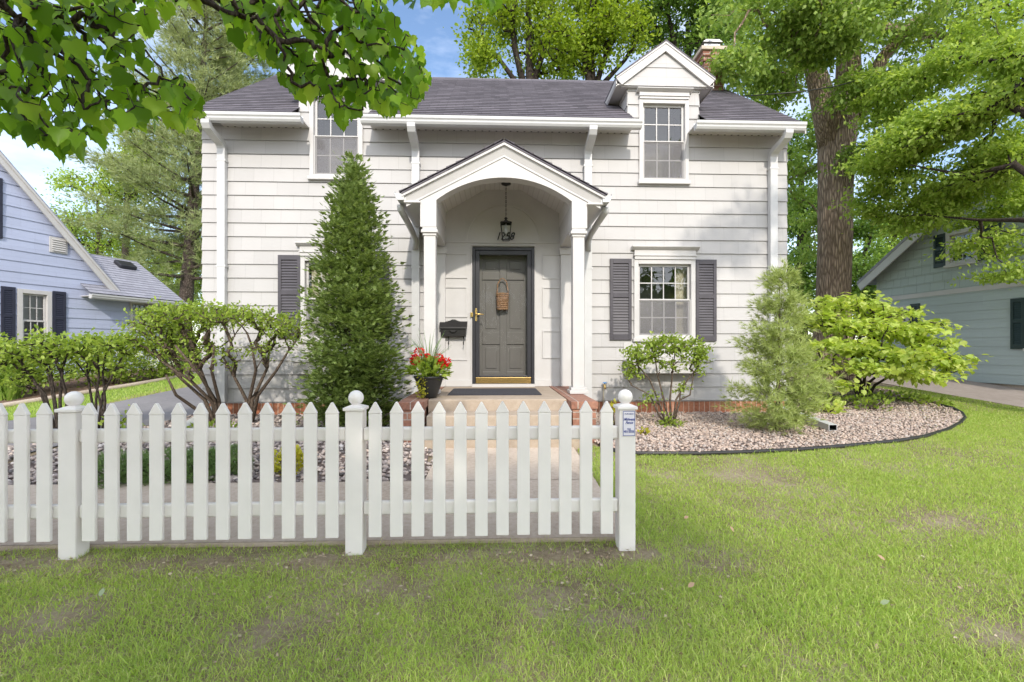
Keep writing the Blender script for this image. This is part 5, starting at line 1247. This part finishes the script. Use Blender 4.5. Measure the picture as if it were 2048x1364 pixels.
# low plants
def mound(name, label, cat, px, py, r, h, n, leaf, size, group=None, tmpl=OVAL, up=.8):
    x, y = G(px, py); z = zg(y); root = thing(name, label, cat, (x, y, z), group)
    c = ell((x, y, z+h*.35), (r, r*.8, h*.65), n, .55); c = c[c[:, 2] > z+.01]
    leafmass('foliage', c, (c-np.array([x, y, z]))/max(r, h)+rdir(len(c), up)*.7, size, M[leaf], root, tmpl, .8)
    m = MB(); 
    for k in range(9):
        a = k*.7; m.tube([(x, y, z), (x+math.cos(a)*r*.5, y+math.sin(a)*r*.4, z+h*.5), (x+math.cos(a)*r*.8, y+math.sin(a)*r*.65, z+h*.75)], [.008, .006, .002], 5)
    m.build('stem', M['twig'], root); return root
GJ = 'low green mounds behind the fence'
for px, py, r, lb in ((232, 966, .30, 'low green mound right of the leftmost fence post'), (318, 962, .30, 'low green mound third from the middle fence post'), (395, 958, .27, 'low green mound second from the middle fence post'), (455, 950, .2, 'small low green mound nearest the gold shrub')):
    mound('low_juniper', lb, 'ground shrub', px, py, r, .26, 900, 'juniperleaf', .045, GJ, TUFT)
mound('gold_shrub', 'small golden yellow shrub on gravel behind the fence', 'shrub', 578, 948, .15, .24, 420, 'goldleaf', .045)
mound('hosta', 'light green leafy plant beside the white downspout extension', 'plant', 1655, 828, .22, .2, 70, 'mapleleaf', .13, None, OVAL, .5)
GW = 'small green plants at the lime shrub base'
for px, py, r, h, n, lb in ((1690, 812, .5, .16, 240, 'low green plants left of the lime shrub stems'), (1745, 822, .3, .28, 100, 'pale leafy plant right of the lime shrub stems'), (1790, 800, .6, .12, 260, 'low green cover toward the side driveway'), (1850, 808, .4, .1, 120, 'sparse green cover at the far end of gravel bed')):
    mound('ground_plant', lb, 'plant', px, py, r, h, n, 'shrubleaf', .075, GW, OVAL, .6)
mound('leafy_weed', 'yellow green weed on gravel near the right fence post', 'plant', 1288, 872, .06, .1, 40, 'goldleaf', .035); mound('upright_weed', 'upright yellow green plant between brick wall and fence post', 'plant', 1228, 868, .09, .42, 190, 'goldleaf', .04)
mound('base_sprouts', 'green sprouts at the foot of the vase shaped shrub', 'plant', 425, 880, .28, .22, 260, 'shrubleaf', .05)
def strapclump(label, px, py, n, h, Y=None):
    x, y = G(px, py); z = zg(y); m = MB()
    for k in range(n):
        a = random.uniform(0, 6.28); r = random.uniform(.15, .5); hh = h*random.uniform(.6, 1); w = .014
        b = Vector((x+random.uniform(-.15, .15), y+random.uniform(-.12, .12), z)); d = Vector((math.cos(a), math.sin(a), 0)); s_ = Vector((-d.y, d.x, 0))*w
        pts = [b, b+d*r*.35+Vector((0, 0, hh*.7)), b+d*r*.75+Vector((0, 0, hh)), b+d*r*1.2+Vector((0, 0, hh*.75))]; ws = [1, .9, .7, .05]
        i = [[m.V(p-s_*q), m.V(p+s_*q)] for p, q in zip(pts, ws)]
        for u, v in zip(i, i[1:]): m.F((u[0], u[1], v[1], v[0]))
    return tag(m.build('daylily', M['strap']), label, 'plant')
strapclump('clump of arching strap leaves at the left edge', 15, 800, 110, .75)

# --- foreground maple: hanging sprays in view, trunk and canopy behind the camera
fm = thing('maple_tree', 'broad leaved maple hanging over the top left of the view', 'tree', (-3.4, -.6, 0))
def fp_(pts): return [tuple(at(p[0], p[1], p[2])) for p in pts]
fl = [([(-3.4, -.6, -.1), (-3.4, -.6, 1.2), (-3.3, -.7, 2.4), (-3.1, -1.2, 3.6), (-2.9, -2, 4.6)], [.24, .19, .16, .11, .06], -1),
      ([(-3.3, -.7, 2.3), (-3.0, .5, 2.75)]+fp_([(-60, -60, 1.9), (34, 36, 2.05), (85, 78, 2.15), (147, 122, 2.25), (215, 160, 2.35)]), [.06, .035, .016, .012, .009, .006, .003], -1),
      (fp_([(34, 36, 2.05), (24, 80, 2.0), (44, 137, 2.0), (68, 190, 2.0)]), [.009, .008, .006, .003], -1),
      ([(-3.2, -.9, 2.9), (-2.3, .6, 3.0)]+fp_([(40, -40, 2.2), (109, 27, 2.25), (190, 68, 2.3), (267, 137, 2.35), (350, 196, 2.4)]), [.06, .03, .014, .011, .009, .007, .003], -1),
      (fp_([(109, 27, 2.25), (118, 85, 2.2), (150, 165, 2.15)]), [.008, .006, .003], -1), (fp_([(109, 27, 2.25), (200, 5, 2.3), (290, 25, 2.4)]), [.008, .006, .003], -1),
      ([(-3.15, -1.0, 3.3), (-1.8, .6, 3.3)]+fp_([(470, -60, 2.2), (537, 15, 2.25), (564, 65, 2.25), (585, 95, 2.25)]), [.05, .025, .012, .009, .007, .003], -1),
      ([(-1.8, .6, 3.3)]+fp_([(580, -60, 2.3), (619, 34, 2.35), (653, 68, 2.35), (700, 110, 2.35), (720, 190, 2.35)]), [.02, .012, .009, .008, .006, .003], -1),
      ([(-1.8, .6, 3.3)]+fp_([(660, -60, 2.4), (740, 40, 2.45), (790, 110, 2.5), (815, 170, 2.5)]), [.02, .012, .009, .006, .003], -1),
      ([(-1.8, .6, 3.3)]+fp_([(700, -50, 2.1), (830, -25, 2.1), (940, -20, 2.1), (1000, -12, 2.1)]), [.02, .010, .007, .005, .003], -1),
      ([(-3.0, -1.4, 3.8), (-1.6, -2.4, 4.0), (-.2, -3.2, 3.9)], [.09, .06, .03], -1), ([(-3.0, -1.6, 4.0), (-2.8, -3.4, 4.6), (-2.2, -4.6, 4.8)], [.09, .06, .03], -1), ([(-2.2, -4.6, 4.8), (-.6, -4.8, 4.6), (.8, -4.6, 4.2)], [.05, .04, .02], -1)]
m = MB(); paths_ = []
for p_, r_, q_ in fl: m.tube(p_, r_, 8); paths_.append((p_, q_))
regs = [([(-30, -20), (120, -20), (330, -10), (300, 60), (260, 80), (330, 150), (400, 195), (415, 235), (370, 262), (330, 240), (270, 262), (215, 268), (180, 290), (120, 310), (95, 300), (60, 270), (0, 262), (-30, 250)], 430, (1.85, 2.6)),
        ([(425, -20), (770, -20), (790, 40), (838, 100), (862, 185), (835, 215), (800, 245), (755, 222), (725, 245), (695, 262), (655, 225), (610, 200), (560, 178), (525, 130), (470, 95), (440, 40)], 470, (2.1, 2.8)),
        ([(250, -20), (420, -20), (400, 10), (330, 20)], 18, (2.0, 2.5)), ([(770, -20), (1010, -20), (1002, 10), (900, 4), (800, 22)], 22, (2.0, 2.2)),
        ([(40, 250), (150, 290), (140, 300), (50, 280)], 8, (1.9, 2.1))]
tg = []
for poly_, n, (d0, d1) in regs:
    xs_p = [p[0] for p in poly_]; ys_p = [p[1] for p in poly_]; k = 0
    while k < n:
        u, v = random.uniform(min(xs_p), max(xs_p)), random.uniform(min(ys_p), max(ys_p))
        if inside([u], [v], poly_)[0]: tg.append(PX(u, v-14, random.uniform(d0, d1))); k += 1
tg = np.array(tg)
P_, par_, tr_ = grow(paths_, tg, .15); limbs(m, P_, par_, tr_, .0015, .5, .012, .25, 5)
m.build('trunk', M['darktwig'], fm)
nl = len(tg); dv = rdir(nl)*.55+np.array([0, 0, -1.0]); nv = rdir(nl)*.75+np.array([0, -.8, .55])
v_, f_, c_ = stamp(MAPLE[0], MAPLE[1], tg, dv, nv, rng.uniform(.05, .09, nl)); bigmesh('hanging_leaves', v_, f_, c_, M['foregroundleaf'], fm)
cb = [((-2.3, -2.1, 3.65), (1.5, 1.3, .6), 70), ((-.5, -3.0, 4.1), (1.3, 1.2, .55), 62), ((.95, -3.0, 4.2), (.95, 1.0, .5), 48), ((-3.0, -4.0, 4.9), (1.7, 1.3, .7), 60), ((-.9, -4.7, 5.0), (1.6, 1.1, .6), 60), ((1.2, -4.7, 5.1), (.9, 1.0, .5), 36), ((-3.3, -.2, 3.4), (.9, .8, .4), 26), ((-3.4, 1.0, 3.2), (.8, .6, .3), 20), ((-2.0, -3.0, 4.2), (1.2, .9, .5), 30), ((-2.5, .45, 3.0), (.6, .4, .25), 22), ((-1.7, .7, 3.3), (.7, .4, .25), 24), ((-.9, 1.2, 3.15), (.5, .4, .2), 14)]
T_ = np.concatenate([ell(c0, r0_, n) for c0, r0_, n in cb]); P_, par_, tr_ = grow(paths_, T_, .2); m = MB(); limbs(m, P_, par_, tr_, .003, .5, .04, .15, 5); m.build('branches', M['darktwig'], fm)
ix = np.repeat(np.arange(len(T_)), 16); pp = T_[ix]+rng.normal(size=(len(ix), 3))*np.array([.2, .2, .12])
v_, f_, c_ = stamp(MAPLE[0], MAPLE[1], pp, rdir(len(pp))*.9+np.array([0, 0, -.5]), rdir(len(pp))+np.array([0, 0, 1.2]), rng.uniform(.10, .16, len(pp))); bigmesh('crown', v_, f_, c_, M['foregroundleaf'], fm)

# trees across the street, seen only as reflections in the panes
for k, (x_, y_, h_) in enumerate(((-13, -24, 9), (-5, -26, 8), (3, -25, 9.5), (11, -24, 8.5), (19, -27, 9))):
    tree('street_tree', ['round tree across the street far left', 'tree across the street left of the door axis', 'tall tree across the street facing the door', 'tree across the street on the right', 'tree across the street far right'][k], 'tree', (x_, y_, 0),
         [([(x_, y_, -.1), (x_, y_, h_*.4), (x_+.2, y_, h_*.8)], [.25, .2, .08], -1)], [((x_, y_, h_*.6), (4.2, 2.5, h_*.36), 60), ((x_+1, y_, 2.2), (4.2, 1.5, 1.6), 40)], 'darkleaf', .42, .9, 48, .012, .12, .3, 'trees across the street', bark='darktwig')

# ------------------------------------------------------------------ lawn grass
_ph = rng.uniform(0, 6.28, (6, 2)); _fr = np.array([[1.1, .4], [-.6, 1.5], [2.3, -1.7], [3.1, 2.7], [-4.7, 3.9], [6.1, 5.3]])
def vn(x, y, s=1.0):
    r = np.zeros_like(x)
    for i in range(6): r += np.sin(x*_fr[i, 0]*s*2+_ph[i, 0]+1.3*np.sin(y*_fr[i, 1]*s*2+_ph[i, 1]))/(1+.35*i)
    return r/3.6
def blades(x, y, h, lean, w, bend=.55):
    n = len(x); z = zga(y)
    a = rng.uniform(0, 2*math.pi, n); dx, dy = np.cos(a), np.sin(a); f = rng.uniform(0, 2*math.pi, n); wx, wy = np.cos(f)*w, np.sin(f)*w
    b = np.stack([x, y, z], 1); l = lean*h
    mpt = b+np.stack([dx*l*.35, dy*l*.35, h*.62], 1); tpt = b+np.stack([dx*l, dy*l, h*(1-.35*np.minimum(1.2, lean))], 1)
    wv = np.stack([wx, wy, np.zeros(n)], 1)
    v = np.stack([b-wv, b+wv, mpt+wv*.8, mpt-wv*.8, tpt], 1).reshape(-1, 3)
    return v
def lawn(name, label, regions, mat):
    V = []; N = 0
    for x0, x1, y0, y1, dens, h0, h1, w in regions:
        n = int((x1-x0)*(y1-y0)*dens); x = rng.uniform(x0, x1, n); y = rng.uniform(y0, y1, n)
        # frustum cull, then beds and paving
        k = (np.abs(x*_c-y*_s) < (x*_s+y*_c)*1.16+.9)
        k &= ~inside(x, y, bedr_poly) | (rng.uniform(0, 1, n) < .05*(x > 5.2))
        k &= ~((x < .87) & (y > 2.975) & (y < 5.2)) & ~((x < 4.8) & (y > 7.2)) & ~((x < 1.2) & (y > 5.0))
        k &= x < np.interp(y, [-4, 6, 8.6, 11], [10.6, 9.3, 8.72, 8.25])
        q = vn(x, y, .9)*.6+vn(x+7, y-3, 2.6)*.5
        bare = np.exp(-((y-2.80)/.19)**2)*((x < 1.0)*np.clip(.85+.5*vn(x*1.3, y*2, 1.2), .3, 1.0)+(x >= 1)*np.exp(-((x-1.25)/.35)**2)*.8)
        for bx_, by_, br in ((.35, 2.35, .22), (.55, 2.15, .15), (1.25, 2.65, .22), (-1.0, 2.1, .2), (-.5, 2.45, .18), (2.2, 4.1, .3), (3.2, 3.2, .25), (-2.0, 2.25, .2), (2.2, 1.95, .15)):
            bare = np.maximum(bare, .88*np.exp(-(((x-bx_)/br/1.6)**2+((y-by_)/br)**2)))
        dn = np.clip(.85+.6*q, .3, 1)*(1-bare)
        k &= rng.uniform(0, 1, n) < dn
        x, y, q = x[k], y[k], q[k]; m_ = len(x)
        h = rng.uniform(h0, h1, m_)*np.clip(1+.55*q, .5, 1.6); ln = np.abs(rng.normal(1.05, .55, m_))
        V.append(blades(x, y, h, ln, w*rng.uniform(.6, 1.3, m_))); N += m_
    V = np.concatenate(V); base = (np.arange(N)*5)[:, None]
    fl_ = np.concatenate([base+np.array([[0, 1, 2, 3]]), base+np.array([[3, 2, 4]])], 1).ravel()
    cn = np.tile(np.array([4, 3]), N)
    return tag(bigmesh(name, V, fl_, cn, mat), label, 'grass', kind='stuff')
lawn('lawn', 'green lawn grass with worn soil patches', [
    (-4.7, 5.0, 1.45, 2.0, 20000, .016, .042, .0014), (-4.7, 5.5, 2.0, 3.0, 18500, .016, .04, .0016), (.84, 7.0, 3.0, 4.2, 13500, .016, .038, .0019), (.84, 8.5, 4.2, 6.0, 7500, .018, .038, .0024), (1.2, 9.4, 6.0, 9.6, 4000, .025, .045, .004), (-3.7, 5.0, 1.45, 3.0, 420, .045, .08, .0019), (.84, 7.5, 3.0, 5.5, 220, .04, .07, .0024)], M['grass'])
def farlawn(label, A, dens, h, w):
    n = int(dens); x = rng.uniform(0, 1, n); y = rng.uniform(0, 1, n)
    yy = 6.2+(14-6.2)*y; xl = np.interp(yy, [6.2, 10, 14], [-8.6, -7.35, -7.0]); xr = np.interp(yy, [6.2, 7.6, 10, 14], [-7.15, -6.75, -6.22, -6.25])
    X = xl+(xr-xl)*x; v = blades(X, yy, rng.uniform(.03, .06, n), np.abs(rng.normal(.5, .3, n)), np.full(n, .004)); b_ = (np.arange(n)*5)[:, None]
    return tag(bigmesh('lawn', v, np.concatenate([b_+np.array([[0, 1, 2, 3]]), b_+np.array([[3, 2, 4]])], 1).ravel(), np.tile(np.array([4, 3]), n), M['grass']), label, 'grass', kind='stuff')
farlawn('grass strip between asphalt driveway and mulch bed', None, 16000, .05, .004)
# fallen leaves on the grass
M['deadleaf'] = m_leaf('dry_leaf', (.42, .26, .17), (.5, .34, .24), None, .2); M['palefallen'] = m_leaf('pale_fallen_leaf', (.28, .35, .2), (.36, .42, .27), None, .2)
for px, py, mt, lb in ((1760, 1227, 'palefallen', 'pale green fallen leaf lying on the right lawn'), (1771, 1137, 'deadleaf', 'pinkish dry leaf lying on the right lawn'), (1368, 1050, 'deadleaf', 'dry tan leaf right of the end fence post'), (1468, 1078, 'deadleaf', 'dry tan leaf on grass farther right of the fence'), (1376, 1192, 'deadleaf', 'dry curled leaf in front of the end fence post'), (200, 1212, 'palefallen', 'yellowish fallen leaf on the left foreground grass')):
    x, y = G(px, py); z = zg(y)+.045
    v_, f_, c_ = stamp(OVAL[0], OVAL[1], np.array([[x, y, z]]), np.array([[random.uniform(-1, 1), random.uniform(-.4, .4), .25]]), np.array([[.1, -.55, 1.0]]), np.array([.045])); v_[:, 0] += 0
    o = bigmesh('fallen_leaf', v_, f_, c_, M[mt]); tag(o, lb, 'leaf', 'fallen leaves on the lawn')

n = 9000; x = rng.uniform(-3.8, 5.5, n); y = rng.uniform(1.5, 2.96, n); k = rng.uniform(0, 1, n) < .12+.8*np.exp(-((y-2.75)/.25)**2)*(x < 1.4)+.5*np.exp(-(((x-.5)/.5)**2+((y-2.3)/.3)**2))+.4*np.exp(-(((x+1.0)/.4)**2+((y-2.2)/.3)**2))
x, y = x[k], y[k]; pos = np.stack([x, y, zga(y)+.006+rng.uniform(0, .012, len(x))], 1); dd = rdir(len(x)); dd[:, 2] *= .25; nn = rdir(len(x))*.7; nn[:, 2] += 1
M['litter'] = m_leaf('dry_litter', (.22, .16, .11), (.42, .33, .23), (.60, .52, .40), .1, .8, (.2, .15, .1))
v_, f_, c_ = stamp(LEAF[0], LEAF[1], pos, dd, nn, rng.uniform(.008, .03, len(x))); tag(bigmesh('lawn_litter', v_, f_, c_, M['litter']), 'dry brown litter on the bare soil before the fence', 'litter', kind='stuff')

# ------------------------------------------------------------------ camera, sun and sky
cam = bpy.data.cameras.new('camera'); co = bpy.data.objects.new('camera', cam); COL.objects.link(co)
co.location = (0, 0, CZ); co.rotation_euler = (R(90), 0, -YAW)
cam.sensor_width = 36; cam.lens = FPX/2048*36; cam.shift_y = (HZN-682)/2048; cam.clip_end = 2000; cam.clip_start = .05
S.camera = co
SUN_EL, SUN_AZ = R(33), R(6)
sv = Vector((math.sin(SUN_AZ)*math.cos(SUN_EL), -math.cos(SUN_AZ)*math.cos(SUN_EL), math.sin(SUN_EL)))
sl_ = bpy.data.lights.new('sun', 'SUN'); sl_.energy = 2.0; sl_.angle = R(1.5); sl_.color = (1, .93, .82)
so_ = bpy.data.objects.new('sun', sl_); COL.objects.link(so_); so_.rotation_euler = sv.to_track_quat('Z', 'Y').to_euler(); so_.location = (3, -20, 15)
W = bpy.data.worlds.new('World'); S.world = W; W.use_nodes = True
nt = W.node_tree; nt.nodes.clear()
out = nt.nodes.new('ShaderNodeOutputWorld'); bg = nt.nodes.new('ShaderNodeBackground')
sky = nt.nodes.new('ShaderNodeTexSky'); sky.sky_type = 'NISHITA'; sky.sun_disc = False
sky.sun_elevation = SUN_EL; sky.sun_rotation = math.atan2(sv.x, sv.y); sky.air_density = 1.0; sky.dust_density = .6; sky.ozone_density = 2.0
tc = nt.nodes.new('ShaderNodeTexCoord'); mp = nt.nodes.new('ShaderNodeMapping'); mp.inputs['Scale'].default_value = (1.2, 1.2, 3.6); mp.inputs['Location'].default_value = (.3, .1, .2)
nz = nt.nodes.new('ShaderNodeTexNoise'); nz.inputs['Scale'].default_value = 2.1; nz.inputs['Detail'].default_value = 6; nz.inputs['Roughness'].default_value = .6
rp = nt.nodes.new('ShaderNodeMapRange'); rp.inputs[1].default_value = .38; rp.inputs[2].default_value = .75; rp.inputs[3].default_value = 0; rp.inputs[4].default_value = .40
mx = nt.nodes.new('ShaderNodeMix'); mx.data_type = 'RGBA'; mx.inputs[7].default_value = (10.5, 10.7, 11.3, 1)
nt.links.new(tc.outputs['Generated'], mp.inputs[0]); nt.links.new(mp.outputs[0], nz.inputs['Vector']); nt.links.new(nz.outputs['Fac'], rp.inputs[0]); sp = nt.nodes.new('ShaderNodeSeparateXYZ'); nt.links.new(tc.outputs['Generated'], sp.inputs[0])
r2 = nt.nodes.new('ShaderNodeMapRange'); r2.inputs[1].default_value = .35; r2.inputs[2].default_value = -.5; r2.inputs[3].default_value = 0; r2.inputs[4].default_value = .75; nt.links.new(sp.outputs[1], r2.inputs[0])  # bright haze added to the unseen sky behind the camera, as frontal fill
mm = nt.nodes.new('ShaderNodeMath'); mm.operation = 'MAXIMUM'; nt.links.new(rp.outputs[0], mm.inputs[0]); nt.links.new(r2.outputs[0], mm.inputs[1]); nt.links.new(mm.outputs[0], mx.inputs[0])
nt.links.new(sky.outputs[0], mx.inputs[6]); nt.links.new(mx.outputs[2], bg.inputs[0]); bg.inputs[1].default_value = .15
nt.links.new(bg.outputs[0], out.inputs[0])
S.view_settings.view_transform = 'Standard'; S.view_settings.look = 'None'; S.view_settings.gamma = 1; S.view_settings.exposure = 0.8
S.render.engine = 'CYCLES'
S.cycles.use_denoising = True; S.cycles.max_bounces = 8; S.cycles.transparent_max_bounces = 12; S.cycles.caustics_reflective = False; S.cycles.caustics_refractive = False
S.cycles.sample_clamp_indirect = 6
